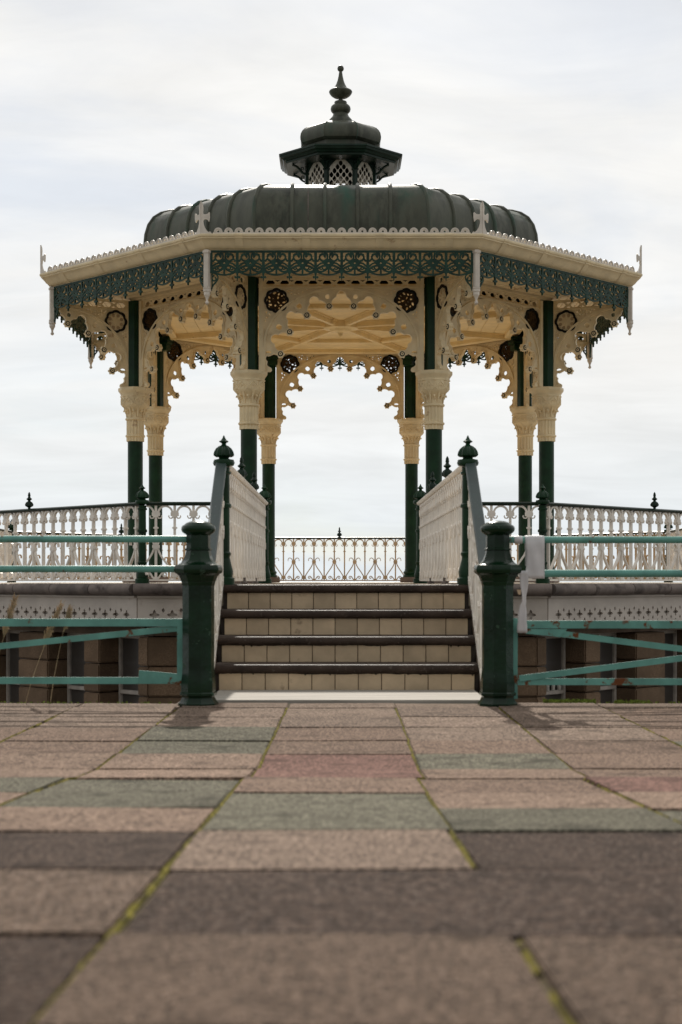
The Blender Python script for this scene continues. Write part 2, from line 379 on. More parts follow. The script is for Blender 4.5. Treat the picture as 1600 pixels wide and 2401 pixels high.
# paving slabs
rows = [9.93, 9.58, 8.93, 8.28, 7.60, 7.02, 6.45, 5.95, 5.25, 4.66, 4.01, 3.25, 2.45, 1.80, 1.15, 0.5]
X0 = [-3.08, -2.40, -1.73, -1.07, -0.387, 0.30, 0.95, 1.61, 2.28, 2.95]
cols = ["LLLBBKKGKKBDNN", "LLLBBKKGKKBDNN", "LLLBBKKGKKDNNN", "LLLGGKKGGKDNDN", "LLLBBPPBGGLDNN", "LLLLBGKBKGDDNN", "LLLLBBBPKGDDNN", "LBBBGBBPBGDDNN", "LBBBBKBBKGDNNN"]
sb = MB(); sb.bbox(-0.5, 0.5, -0.5, 0.5, -0.06, 0, 0.006)
slab_me = {}
for k, m in PV.items():
    slab_me[k] = sb.mesh('paving_slab', m, 0)
rj = random.Random(3)
for ci in range(9):
    for ri in range(len(rows) - 1):
        y1, y0 = rows[ri], rows[ri + 1]
        if ci != 4: y1 += rj.uniform(-.02, .02) if ri else 0
        k = cols[ci][min(ri, 13)]
        if ci == 5 and ri == 11: continue
        ym = (y0 + y1) / 2; xa_ = jx(ci, ym); xb_ = jx(ci + (2 if ci == 4 and ri == 11 else 1), ym)
        w = xb_ - xa_ - 0.010; h = y1 - y0 - 0.002
        slope = math.atan2(gz(y1) - gz(y0), y1 - y0)
        o = put('paving_slab', slab_me[k], pavement, ((xa_ + xb_) / 2 + rj.uniform(-.004, .004), ym, (gz(y0) + gz(y1)) / 2 + rj.uniform(-.005, .005)),
                rz=R_(rj.uniform(-.3, .3)), rx=slope + R_(rj.uniform(-.35, .35)), ry=R_(rj.uniform(-.4, .4)), sc=(w, h, 1))
for xa_, xb_ in ((-3.75, -3.08), (-4.42, -3.75), (2.95, 3.62), (3.62, 4.29)):      # outer columns
    for ri in range(len(rows) - 1):
        y1, y0 = rows[ri], rows[ri + 1]; ym = (y0 + y1) / 2
        put('paving_slab', slab_me[rj.choice('LBBKGN')], pavement, ((xa_ + xb_) / 2 - .009 * (9.5 - ym), ym, (gz(y0) + gz(y1)) / 2 + rj.uniform(-.004, .004)),
            rx=math.atan2(gz(y1) - gz(y0), y1 - y0), sc=(xb_ - xa_ - .01, y1 - y0 - .002, 1))
# moss in the long joints
mb = MB(); rm = random.Random(11)
for ci, x0 in enumerate(X0):
    y = 9.57; prev = None; wob = 0.0; strong = ci in (4, 5)
    while y > 0.7:
        xs = jx(ci, y) - x0
        wob = wob * .8 + rm.uniform(-.0018, .0018)
        keep = strong or rm.random() < .93
        if ci == 5 and y < 3.27: keep = False if y > 2.43 else rm.random() < .8
        w = rm.uniform(0.45, 1.0) * (.0095 if strong else .0070)
        z = gz(y); zt = z + rm.uniform(.001, .005)
        cur = [(x0 + xs + wob - w, y, z - .006), (x0 + xs + wob + rm.uniform(-.002, .002), y, zt), (x0 + xs + wob + w, y, z - .006)]
        if not keep: prev = None; y -= .028; continue
        if prev: mb.add(prev + cur, [(0, 1, 4, 3), (1, 2, 5, 4)])
        prev = cur; y -= .028
struct(mb.build('joint_moss', 'moss', pavement, 60), 'stuff')
# weeds along the edge
mb = MB(); rw = random.Random(5)
for (xa, xb, n, hh) in ((1.28, 1.62, 330, .03), (1.75, 1.98, 160, .022), (1.6, 2.6, 60, .014), (-2.6, -1.15, 130, .012)):
    for i in range(n):
        x = rw.uniform(xa, xb); y = rw.uniform(9.9, 10.0); h = rw.uniform(.3, 1) * hh; a = rw.uniform(0, 2 * PI); w = .004
        dx, dy = math.cos(a) * w, math.sin(a) * w
        mb.add([(x - dx, y - dy, -.01), (x + dx, y + dy, -.01), (x + dx * .4 + rw.uniform(-.01, .01), y + rw.uniform(-.01, .01), h), (x - dx * 2, y, h * .7)], [(0, 1, 2, 3)])
weeds = tag(struct(mb.build('edge_weeds', 'weed', None, 0), 'stuff'), 'small green weeds growing along the far edge of the paving', 'weeds')

# ------------------------------------------------------------------ platform building below the bandstand
PC = [(-2.36, 17.9), (-5.7, 21.24), (-6.1, 28.2), (-2.6, 32.3), (2.6, 32.3), (6.1, 28.2), (5.7, 21.24), (2.36, 17.9)]   # railing line
def offset_poly(P, d):
    n = len(P); out = []
    for i in range(n):
        p0, p1, p2 = (Vector(P[i - 1]), Vector(P[i]), Vector(P[(i + 1) % n]))
        e1 = (p1 - p0).normalized(); e2 = (p2 - p1).normalized()
        n1 = Vector((-e1.y, e1.x)); n2 = Vector((-e2.y, e2.x))
        m = (n1 + n2); m = m / m.dot(n1) 
        out.append(tuple(p1 + m * d))
    return out
# PC runs clockwise seen from above: left normal points outwards
BO = offset_poly(PC, 0.20); WO = offset_poly(PC, 0.10); CO = offset_poly(PC, 0.16)
base = thing('platform_building', (0, 24.5, -3.0), 'brown stone building under the bandstand with white pierced fascia and rounded coping', 'building')
def bmesh_local(mb): mb.v = [(x, y - 24.5, z + 3.0) for x, y, z in mb.v]; return mb
mb = MB()
n = 8
vs = [(x, y, FLOOR - 0.002) for x, y in CO] + [(x, y, FLOOR - 0.12) for x, y in CO]
mb.add(vs, [tuple(reversed(range(8))), tuple(range(8, 16))] + [(i, (i + 1) % 8, 8 + (i + 1) % 8, 8 + i) for i in range(8)])
bmesh_local(mb).build('floor_slab', 'floor', base, 0)
# floor tiles on the walk in front and the front part of the platform
ft = MB(); ft.bbox(-.5, .5, -.5, .5, -.02, 0, .008); ftm = ft.mesh('floor_tile', 'floor', 0)
# sides
def edge_frame(P, i):
    a = Vector(P[i]); c = Vector(P[(i + 1) % 8]); d = (c - a); l = d.length; d.normalize()
    ang = math.atan2(d.y, d.x)
    return a, l, ang
for i in range(8):
    front = i in (7, 0, 6)      # edges facing the camera: 7 front, 0 left oblique, 6 right oblique
    # coping stones: bullnose
    a, l, ang = edge_frame(BO, i)
    npc = max(2, round(l / 0.78)); pl = l / npc
    prof = [(0.0, -0.004), (-.02, .0)] + [(0.045 * math.sin(t) + 0.0, -0.066 - 0.066 * -math.cos(t)) for t in [PI * q / 8 for q in range(9)]] + [(-.05, -.132), (-.12, -.132), (-.12, -.004)]
    # prof: (outward, z)
    prof = [(-.13, 0.0)] + [(0.062 * math.sin(PI * q / 8) - .005, -0.068 + 0.066 * math.cos(PI * q / 8)) for q in range(9)] + [(-.06, -.150), (-.13, -.150)]
    cm = MB(); m_ = len(prof)
    vs = [(x, o_, FLOOR + z) for x in (0.006, pl - 0.006) for o_, z in prof]
    fs = [tuple(range(m_)), tuple(reversed(range(m_, 2 * m_)))] + [(q, (q + 1) % m_, m_ + (q + 1) % m_, m_ + q) for q in range(m_)]
    cm.add(vs, fs); cm.v = [(x, y, z - FLOOR) for x, y, z in cm.v]
    cme = cm.mesh('coping_stone', 'coping', 40)
    for j in range(npc):
        p = a + Vector((math.cos(ang), math.sin(ang))) * (pl * j)
        put('coping_stone', cme, base, (p.x, p.y - 24.5, FLOOR + 3.0 + random.uniform(-.003, .003)), rz=ang)
    # fascia panel
    a, l, ang = edge_frame(WO, i)
    holes = []
    if i in (7, 0, 6):
        sp = 0.21; nh = int((l - 0.1) / sp); x0 = (l - (nh - 1) * sp) / 2
        for j in range(nh):
            x = x0 + j * sp
            q = []
            for (aa, cx_, cz_) in ((0, .034, 0), (90, 0, .042), (180, -.034, 0), (270, 0, -.036)):
                pass
            q = [(x + dx_, 0.40 + dz_) for dx_, dz_ in ((.0, .062), (.016, .042), (.018, .02), (.03, .018), (.052, .012), (.062, 0), (.052, -.012), (.03, -.018), (.018, -.02), (.016, -.04), (0, -.055), (-.016, -.04), (-.018, -.02), (-.03, -.018), (-.052, -.012), (-.062, 0), (-.052, .012), (-.03, .018), (-.018, .02), (-.016, .042))]
            holes.append(q)
            if j < nh - 1:
                xm = x + sp / 2
                for zc in (0.455, 0.335):
                    holes.append([(xm, zc + .03), (xm + .02, zc), (xm, zc - .03), (xm - .02, zc)])
            zc = .315; holes.append([(x, zc - .02), (x + .018, zc), (x - .018, zc)])
    fm = MB(); fm.add(*plate([(0.004, .27), (l - .004, .27), (l - .004, .605), (0.004, .605)], holes, 0.03))
    fm.box(0, l, -.05, .022, .602, .625); fm.box(.01, l - .01, .034, .058, .28, .60)
    fm.v = [(x, -y, z - .27) for x, y, z in fm.v]
    p = a; put('fascia_panel', fm.mesh('fascia_panel', 'fascia', 20), base, (p.x, p.y - 24.5, .27 + 3.0), rz=ang)
    # wall behind, recessed
    WW = offset_poly(PC, -0.12)
    a, l, ang = edge_frame(WW, i)
    if i in (0, 6):      # oblique sides with windows: measure from the front corner
        opens = [(.2, .97), (1.3, 2.07), (2.75, 3.5)]
        if i == 6: opens = [(l - e1, l - e0) for e0, e1 in reversed(opens)]
    else: opens = []
    segs = []; cur = 0.0
    for e0, e1 in opens: segs.append((cur, e0)); cur = e1
    segs.append((cur, l))
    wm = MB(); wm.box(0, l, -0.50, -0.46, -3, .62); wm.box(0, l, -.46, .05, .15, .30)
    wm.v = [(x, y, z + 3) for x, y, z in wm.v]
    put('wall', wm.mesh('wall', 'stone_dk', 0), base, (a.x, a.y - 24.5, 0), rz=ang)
    for e0, e1 in segs:
        z = 0.14; ci = 0
        crs = [0.36, 0.36, 0.36, 0.36, 0.36, .36, .36, .36, .36]
        while z > -2.95:
            h = 0.36
            nb = max(1, round((e1 - e0) / 0.8)) if i in (0, 6, 7) else 1
            for q in range(nb):
                xa = e0 + (e1 - e0) * q / nb; xb = e0 + (e1 - e0) * (q + 1) / nb
                bmk = MB(); bmk.bbox(xa + .001, xb - .001, -.45, random.uniform(-.004, .004), z - h + .006, z - .006, .016)
                bmk.v = [(x - xa, y, zz_ - z) for x, y, zz_ in bmk.v]
                pp = a + Vector((math.cos(ang), math.sin(ang))) * xa
                put('wall_stone', bmk.mesh('wall_stone', 'stone', 0), base, (pp.x, pp.y - 24.5, z + 3), rz=ang)
            z -= h
            if i not in (0, 6, 7) and z < -.6:
                bmk = MB(); bmk.box(e0, e1, -.45, 0, -3 + 3, z - .004 + 3)
                put('wall_stone', bmk.mesh('wall_stone', 'stone', 0), base, (a.x, a.y - 24.5, 0), rz=ang); break
            if i in (0, 6, 7) and z < -1.6:
                bmk = MB(); bmk.box(e0 + .002, e1 - .002, -.45, 0, 0, z - .004 + 3)
                put('wall_stone', bmk.mesh('wall_stone', 'stone', 0), base, (a.x, a.y - 24.5, 0), rz=ang); break
    for e0, e1 in opens:
        w = e1 - e0; t = .055
        fm = MB()
        yb, yf = -.36, -.29
        fm.bbox(0.005, t, yb, yf, -1.6, .14, .008); fm.bbox(w - t, w - .005, yb, yf, -1.6, .14, .008)
        fm.bbox(t + .001, w - t - .001, yb, yf, .09, .14, .008); fm.bbox(t + .001, w - t - .001, yb + .003, yf + .012, -.60, -.55, .008)
        fm.bbox(t + .001, w - t - .001, yb, yf, -1.6, -1.54, .008)
        pp = a + Vector((math.cos(ang), math.sin(ang))) * e0
        wo = put('window', fm.mesh('window', 'frame', 0), base, (pp.x, pp.y - 24.5, 3), rz=ang)
        pm = MB(); pm.box(t - .01, w - t + .01, -.335, -.325, -.56, .10); pm.box(t - .01, w - t + .01, -.337, -.327, -1.55, -.585)
        put('pane', pm.mesh('pane', 'pane', 0), wo)
        sm = MB(); sm.bbox(0.003, w - .003, -.30, .02, -1.70, -1.61, .01); put('sill', sm.mesh('sill', 'coping', 0), wo)
        bx = MB(); bx.box(e0, e1, -.45, -.002, -3, -1.705); bx.v = [(x, y, z + 3) for x, y, z in bx.v]
        put('wall_stone', bx.mesh('wall_stone', 'stone', 0), base, (a.x, a.y - 24.5, 0), rz=ang)

# ------------------------------------------------------------------ causeway and stairs
HW = 0.96
STY = [11.03 + 0.277 * i for i in range(4)]; RIS = FLOOR / 4
cw = thing('causeway', (0, 15, 0), 'short paved walkway leading from the stairs to the bandstand', 'walkway')
mb = MB(); mb.box(-1.08, 1.08, STY[3] + .06 - 15, 17.75 - 15, .55, FLOOR - .02); mb.build('deck', 'floor', cw, 0)
for i in range(5):
    x = -0.84 + i * .42
    for j in range(12):
        y = STY[3] + .31 + .25 + j * .48
        if y > 17.5: break
        put('floor_tile', ftm, cw, (x, y - 15, FLOOR + random.uniform(-.0015, .0015)), sc=(.414, .474, 1))
ty = 17.93
for j in range(6):
    for i in range(7):
        put('floor_tile', ftm, base, (-1.35 + .45 * i, 18.1 + .45 * j - 24.5, FLOOR + 3 + random.uniform(.0005, .003)), sc=(.445, .445, 1))
st = thing('staircase', (0, 11.03, 0), 'four steps with cream tiled risers and dark rounded nosings', 'stairs')
SX = 0.01
mb = MB()
for i in range(4):
    mb.box(-HW, HW, STY[i] - 11.03 + .012, STY[i] - 11.03 + .45, 0.0, (i + 1) * RIS - .063)
mb.build('core', 'grout', st, 0)
tw = (2 * HW - .06) / 11
tm = MB(); tm.bbox(-tw / 2 + .0025, tw / 2 - .0025, 0, .011, 0, RIS - .068, .003); tme = tm.mesh('riser_tile', 'tile', 0)
nm = MB()
prof = [(.30, .0), (.012, .0)] + [(-.0 - .022 * math.sin(PI * q / 6) + .0, -.031 + .031 * math.cos(PI * q / 6)) for q in range(7)] + [(.30, -.062)]
m_ = len(prof); vs = [(x, y, z) for x in (-HW - .004, HW + .004) for y, z in prof]
nm.add(vs, [tuple(range(m_)), tuple(reversed(range(m_, 2 * m_)))] + [(q, (q + 1) % m_, m_ + (q + 1) % m_, m_ + q) for q in range(m_)])
nme = nm.mesh('step_nosing', 'nosing', 40)
for i in range(4):
    for j in range(11):
        put('riser_tile', tme, st, (-HW + .03 + tw * (j + .5), STY[i] - 11.03 + random.uniform(-.001, .001), i * RIS + .003))
    put('step_nosing', nme, st, (0, STY[i] - 11.03 - .012 - .001 * i, (i + 1) * RIS))
    tr = MB(); tr.box(-HW + .004, HW - .004, STY[i] - 11.03 + .03, STY[i] - 11.03 + .262, (i + 1) * RIS + .0005, (i + 1) * RIS + .003); tr.build('tread', 'tread', st, 0)
rg = random.Random(12)
for i in range(4):
    mb = MB(); zt = (i + 1) * RIS - .061; x = -HW + .02; h = .008; prev = None
    while x < HW - .02:
        h = min(.012, max(.001, h + rg.uniform(-.0014, .0014)))
        hh = h * (1.0 if i < 2 else .4) + (rg.uniform(.004, .014) if rg.random() < .03 and i < 2 else 0)
        cur = [(x, zt), (x, zt - hh)]
        if prev: mb.add([(prev[0][0], -.0012, prev[0][1]), (prev[1][0], -.0012, prev[1][1]), (cur[1][0], -.0012, cur[1][1]), (cur[0][0], -.0012, cur[0][1])], [(0, 1, 2, 3)])
        prev = cur; x += .009
    o = mb.build('grime', 'grout', st, 0); o.location = (0, STY[i] - 11.03 - .001, 0)
for s_ in (-1, 1):
    mb = MB(); x = s_ * (HW + .03)
    pr = [(-.05, -.25), (-.05, .03), (.80, .60), (1.10, .62), (1.10, -.25)]
    vs = [(x + dx_, y, z) for dx_ in (-.024, .024) for y, z in pr]
    mb.add(vs, [tuple(range(5)), tuple(reversed(range(5, 10)))] + [(q, (q + 1) % 5, 5 + (q + 1) % 5, 5 + q) for q in range(5)])
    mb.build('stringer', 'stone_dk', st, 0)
th = thing('threshold_slab', (0, 10.5, 0), 'pale worn threshold strip at the foot of the steps', 'slab')
mb = MB(); mb.bbox(-.93, .93, -.46, .05, -.06, .012, .006); mb.build('front_board', 'slab_w', th, 0)
mb = MB(); mb.bbox(-.93, .93, .054, .518, -.06, .009, .006); mb.build('rear_board', 'slab_w', th, 0)
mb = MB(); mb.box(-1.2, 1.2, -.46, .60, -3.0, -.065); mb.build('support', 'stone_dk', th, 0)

# ------------------------------------------------------------------ bandstand
CY = 24.5
RC, RE, RG = 3.40, 4.67, 4.866
bs = thing('bandstand', (0, CY, FLOOR), 'octagonal cream and green cast iron bandstand with dark copper roof and lantern', 'bandstand')
def bput(name, me, k=0.0, parent=None):
    """octagon part: mesh in bandstand axes with world heights; k = number of 45 degree turns"""
    if parent is None: return put(name, me, bs, (0, 0, -FLOOR), rz=k * PI / 4)
    return put(name, me, parent)
T = Matrix.Translation
# --- columns
colM = T((0, -RC, 0))
mb = MB(); mb.bbox(-.165, .165, -.165, .165, FLOOR, FLOOR + .10, .01, colM); plm = mb.mesh('plinth', 'plinth', 0)
mb = MB(); mb.lathe([(.155, FLOOR + .10), (.155, FLOOR + .13), (.135, FLOOR + .15), (.15, FLOOR + .17), (.15, FLOOR + .19), (.125, FLOOR + .22), (.1165, FLOOR + .28), (.1155, 2.0), (.1155, 2.94)], 28, colM)
shm = mb.mesh('shaft', 'green', 35)
mb = MB()
mb.lathe([(.135, 2.926, .13), (.135, 2.995, .13)], 96, colM, flute=16)
mb.lathe([(.137, 2.990), (.150, 3.0), (.150, 3.018), (.137, 3.028)], 32, colM)
mb.lathe([(.134, 3.02, .12), (.134, 3.25, .12)], 96, colM, flute=16)
mb.lathe([(.137, 3.245), (.152, 3.256), (.152, 3.275), (.137, 3.288)], 32, colM)
mb.lathe([(.131, 3.28, .10), (.133, 3.385, .10)], 96, colM, flute=16)
mb.lathe([(.12, 3.36), (.14, 3.40), (.17, 3.435), (.205, 3.465), (.212, 3.50), (.212, 3.60)], 32, colM)
mb.lathe([(.22, 3.596), (.232, 3.604), (.232, 3.618), (.222, 3.625), (.224, 3.64), (.236, 3.66), (.258, 3.69), (.262, 3.70), (.262, 3.738), (.25, 3.742)], 8, colM, ph=PI / 8)
for k in range(8):       # leaf tracery on the bell, corbel leaves at the neck
    M = colM @ Matrix.Rotation(k * PI / 4, 4, 'Z')
    def P(a, z):
        r = .214 if z > 3.49 else .214 - (3.49 - z) * 0.75
        return (r * math.sin(a), -r * math.cos(a), z)
    A = PI / 8
    for s_ in (-1, 1):
        mb.tube([P(s_ * A, 3.46), P(s_ * A * .95, 3.50), P(s_ * A * .6, 3.54), P(s_ * A * .15, 3.575), P(0, 3.59)], .010, 5, M)
        mb.tube([P(0, 3.425), P(s_ * A * .35, 3.465), P(s_ * A * .8, 3.49), P(s_ * A * 1.0, 3.53), P(s_ * A * .95, 3.585)], .010, 5, M)
        mb.tube([P(s_ * A * .2, 3.47), P(s_ * A * .35, 3.51), P(s_ * A * .2, 3.54), P(s_ * A * .05, 3.52)], .008, 5, M)
    mb.tube([P(0, 3.43), (0, -.16, 3.40), (0, -.138, 3.34), (0, -.136, 3.29)], [.012, .014, .012, .008], 6, M)
    mb.tube([(0.053, -.128, 3.35), (.055, -.14, 3.385), (.062, -.163, 3.395), (.066, -.168, 3.378)], [.012, .016, .016, .008], 6, M)
cpm = mb.mesh('capital', 'cream', 40)
mb = MB(); mb.lathe([(.128, 3.735), (.128, 5.06)], 8, colM, ph=PI / 8); upm = mb.mesh('upper_post', 'green', 20)
mb = MB(); HT = T((0, -RC + .20, 0)); mb.bbox(-.085, .085, -.12, .05, 4.70, 4.80, .01, HT); mb.bbox(-.10, .10, -.12, .075, 4.801, 4.86, .012, HT); mb.bbox(-.12, .12, -.12, .10, 4.861, 4.93, .012, HT); hdm = mb.mesh('post_head', 'green', 20)
for k in range(8):
    cr = bput('column', shm, k + .5)
    put('plinth', plm, cr); put('capital', cpm, cr); put('upper_post', upm, cr); put('post_head', hdm, cr)

# --- arch panels; panel coordinates: u across, w downwards from the frieze foot (z = 4.93)
ZP = 4.93
HWP = 1.098
Tp = [(.172, .270), (.485, .397), (.727, .632), (.856, .941)]
EB = (1.010, 1.160)
def bay(P, Q, sag=0.085, off=0.135, neck=.022):
    """scalloped edge between two cusp tips, clockwise seen with outside to the left"""
    P = Vector(P); Q = Vector(Q); d = (Q - P); l = d.length; d.normalize(); nr = Vector((d.y, -d.x))   # outward in (u, w): w down
    p = P + d * neck + nr * .02; q = Q - d * neck + nr * .02
    n1 = P + d * (l * .27) + nr * off; n2 = P + d * (l * .73) + nr * off
    f = lambda v: (v.x, v.y)
    # sign: in (u, w) with w down, left of P->Q (moving +u) is -w side -> use mirrored bulge
    def bl(a, c, h): return [(x, -y) for x, y in bulge((a.x, -a.y), (c.x, -c.y), h)]
    return [f(P + nr * -.005)] + bl(p, n1, .022) + bl(n1, n2, sag)[1:] + bl(n2, q, .022)[1:]
full = bay((-.172, .270), Tp[0])
halfc = [p for p in full if p[0] > 1e-6]            # right half of the crown bay
hf = halfc[:]
for a_, c_ in zip(Tp[:-1], Tp[1:]): hf += bay(a_, c_)
hf += bay(Tp[3], EB, sag=.06, off=.095)
hf += [EB, (1.04, 1.19)]
crown_w = full[len(full) // 2][1]
def ell(u): return .81 - .79 * math.sqrt(max(0, 1 - (u / 1.08) ** 2))
RO = (.912, .190); RR = .150
def leaf(x, w, r, a):
    pts = [(1.25, 0), (.5, .55), (-.5, .6), (-1, 0), (-.5, -.6), (.5, -.55)]
    return [(x + r * (p * math.cos(a) - q * math.sin(a)), w + r * (p * math.sin(a) + q * math.cos(a))) for p, q in pts]
rs = random.Random(21)
hholes = [[(RO[0] + RR * math.cos(t), RO[1] + RR * math.sin(t)) for t in [2 * PI * q / 20 for q in range(20)]]]
pts = []
tries = 0
while tries < 16000 and len(pts) < 170:
    tries += 1
    u = rs.uniform(.30, 1.07); w = rs.uniform(.035, .80); r = rs.uniform(.009, .024)
    # outside of the arch ring
    if w > .81: continue
    e = ell(u)
    if w > e - .03 - r * 1.3: continue
    de = ((u / 1.08) ** 2 + ((w - .81) / .79) ** 2) ** .5
    if de < 1.05 + r: continue
    if math.hypot(u - RO[0], w - RO[1]) < .195 + r: continue
    if u + r * 1.3 > 1.082: continue
    if any(math.hypot(u - a_, w - c_) < (r + q) * 1.32 + .004 for a_, c_, q in pts): continue
    pts.append((u, w, r)); hholes.append(leaf(u, w, r, rs.uniform(0, 2 * PI)))
cen = Vector((0, .85))
for i, t in enumerate(Tp):      # openings at the roots of the cusps
    tv = Vector(t); d = (tv - Vector((0, .98 if i else 1.2))).normalized()
    c_ = tv + d * (.165 if i else .135); rr = .042 if i else .034
    px = Vector((-d.y, d.x))
    lp = []
    for (aa, bb_) in ((-1, 0), (-.75, .8), (.1, 1.0), (.9, .75), (1.05, 0), (.9, -.75), (.1, -1.0), (-.75, -.8)):
        q = c_ + d * aa * rr * .95 + px * bb_ * rr * .9; lp.append((q.x, q.y))
    hholes.append(lp)
flip = lambda lp: [(-x, y) for x, y in lp]
zf = lambda lp: [(x, ZP - y) for x, y in lp]
outline_full = [(-HWP, 0.0), (HWP, 0.0), (HWP, 1.19)] + list(reversed(hf)) + [(0, crown_w)] + flip(hf) + [(-HWP, 1.19)]
outline_half = [(0.0, 0.0), (HWP, 0.0), (HWP, 1.19)] + list(reversed(hf)) + [(0, crown_w)]
def dedupe(lp):
    r = []
    for p in lp:
        if not r or math.hypot(p[0] - r[-1][0], p[1] - r[-1][1]) > 1e-4: r.append(p)
    return r
APO = RC * C225
TH = .030
scrolls = []
for q in range(4000):
    u = rs.uniform(.40, 1.06); w = rs.uniform(.05, .70); r = .034
    if ((u / 1.08) ** 2 + ((w - .81) / .79) ** 2) ** .5 < 1.05 + r or math.hypot(u - RO[0], w - RO[1]) < .18 + r or u + r > 1.085: continue
    if any(math.hypot(u - a_, w - c_) < .066 for a_, c_, _ in scrolls): continue
    scrolls.append((u, w, r))
# inner line that follows the cusped edge a little way inside the metal
cc = Vector((0, .95))
sc2 = []
for x, y in hf[:-2]:
    d_ = (Vector((x, y)) - cc); d_.normalize(); q = Vector((x, y)) + d_ * .034
    if q.x < 1.07 and ((q.x / 1.05) ** 2 + ((q.y - .81) / .76) ** 2) ** .5 < 1.0 or q.y > .8: sc2.append((min(q.x, 1.07), ZP - q.y))
def ribs(mb, half=False):
    """raised mouldings on both faces"""
    al = [(u_, ZP - ell(u_)) for u_ in [1.08 * math.sin(PI / 2 * q / 20) for q in range(21)]] + [(1.085, ZP - 1.0), (1.085, ZP - 1.18)]
    sc = [(x, ZP - y) for x, y in hf]
    for sg in ((1,) if half else (1, -1)):
        mb.ribbon([(sg * x, z) for x, z in al], .030, -TH / 2 - .026, TH / 2 + .026)
        # scallop edge roll
        inn = [(sg * x, z) for x, z in sc]
        mb.ribbon(inn, .016, -TH / 2 - .014, TH / 2 + .014)
        # second line following the scallops
    mb.box(0 if half else -HWP, HWP, -TH / 2 - .018, TH / 2 + .018, ZP - .022, ZP - .001)
    for sg in ((1,) if half else (1, -1)):
        xa, xb = sorted((sg * HWP, sg * (HWP + .062)))
        mb.box(xa, xb, -.042, .042, 3.742, 5.055)
        mb.box(*sorted((sg * (HWP - .018), sg * (HWP + .001))), -TH / 2 - .010, TH / 2 + .010, 3.76, ZP - .023)
    for sg in ((1,) if half else (1, -1)):      # raised foliage scrolls in the spandrels
        for (u, w, r) in scrolls:
            a0 = u * 997 % 360
            mb.ribbon([(sg * x, z) for x, z in spiral(u, ZP - w, r, r * .25, a0, a0 + 430, 12)], .011, -TH / 2 - .010, TH / 2 + .010)
        mb.ribbon([(sg * x, z) for x, z in sc2], .012, -TH / 2 - .012, TH / 2 + .012)
    # moulded frame round the root openings and cusp ends
    for sg in ((1,) if half else (1, -1)):
        mb.disc(sg * EB[0], ZP - EB[1], .033, -.026, .026, 12)
def frieze(mb, xa, xb, skipmid=False):
    z0, z1 = ZP + .001, ZP + .118; h = z1 - z0; nh = round((xb - xa) / .205); sp = (xb - xa) / nh
    holes = []
    for i in range(nh):
        c_ = xa + sp * (i + .5); a_ = .33 * sp; k_ = .17 * sp
        zm = (z0 + z1) / 2
        holes.append([(c_ - a_, zm), (c_ - k_, zm + h * .33), (c_ + k_, zm + h * .33), (c_ + a_, zm), (c_ + k_, zm - h * .33), (c_ - k_, zm - h * .33)])
        if i < nh - 1:
            e = c_ + sp / 2
            for sg in (1, -1):
                holes.append([(e - .045, zm + sg * h * .36), (e + .045, zm + sg * h * .36), (e, zm + sg * h * .14)])
    mb.add(*plate([(xa, z0), (xb, z0), (xb, z1), (xa, z1)], holes, .026))
    mb.box(xa, xb, -.03, .03, z1, z1 + .02)
mb = MB(); mb.add(*plate(dedupe(zf(outline_full)), [zf(h) for h in hholes] + [zf(flip(h)) for h in hholes], TH)); ribs(mb); frieze(mb, -HWP, HWP)
mb.v = [(x, y - APO, z) for x, y, z in mb.v]; arch_me = mb.mesh('arch_panel', 'cream', 25)
mb = MB(); mb.add(*plate(dedupe(zf(outline_half)), [zf(h) for h in hholes], TH)); ribs(mb, True); frieze(mb, 0.02, HWP)
# bracket lies radially: u = HWP at the post, 0 outwards
mb.v = [(y, -RC - (HWP + .062 + .06) + x, z) for x, y, z in mb.v]; brk_me = mb.mesh('eave_bracket', 'cream', 25)
# rosettes: six petals with dark ring
def rosette(mb_c, mb_d, x, z, r, both=True, axis=None):
    M = axis if axis else Matrix()
    n = 18
    pts_ = [(x + r * (1 + .16 * math.cos(6 * t)) * math.cos(t), z + r * (1 + .16 * math.cos(6 * t)) * math.sin(t)) for t in [2 * PI * q / 24 for q in range(24)]]
    vs, fs = plate(pts_, [], .062); mb_c.add(vs, fs, M)
    RY = Matrix.Rotation(PI / 2, 4, 'X')
    mb_d.lathe([(r * .16, -.050), (r * .16, -.036), (r * .70, -.036), (r * .70, .036), (r * .16, .036), (r * .16, .050)], 16, RY)
    mb_c.lathe([(r * .17, -.046), (r * .40, -.046), (r * .42, .046), (r * .17, .046)], 16, RY)
rc, rd = MB(), MB(); rosette(rc, rd, 0, 0, .052)
rcm = rc.mesh('rosette', 'cream', 30); rdm = rd.mesh('rosette_ring', 'dark_rim', 30)
# roundels: eight-foil dark frame with tracery
def foil(r, n=8, a=.10, m=64): return [(r * (1 - a + a * abs(math.cos(n / 2 * t)) * 1.0) * math.cos(t), r * (1 - a + a * abs(math.cos(n / 2 * t))) * math.sin(t)) for t in [2 * PI * q / m for q in range(m)]]
rf = MB(); rf.add(*plate(foil(.176), [foil(.140)], .070)); rfm = rf.mesh('roundel', 'dark_rim', 30)
rr_ = random.Random(4); hl = []; pp_ = []
tries = 0
while tries < 6000 and len(pp_) < 24:
    tries += 1
    a_ = rr_.uniform(0, 2 * PI); q = .112 * math.sqrt(rr_.random()); r = rr_.uniform(.015, .027); u, w = q * math.cos(a_), q * math.sin(a_)
    if any(math.hypot(u - x, w - y) < (r + k) * 1.18 + .003 for x, y, k in pp_): continue
    pp_.append((u, w, r)); hl.append(leaf(u, w, r, rr_.uniform(0, 6.28)))
rt = MB(); rt.add(*plate(foil(.142), hl, .022))
for t in range(3):
    a_ = t * 2.1; rt.ribbon(spiral(.06 * math.cos(a_), .06 * math.sin(a_), .05, .012, a_ * 57, a_ * 57 + 400, 14), .014, -.018, .018)
rtm = rt.mesh('tracery', 'brown', 30)
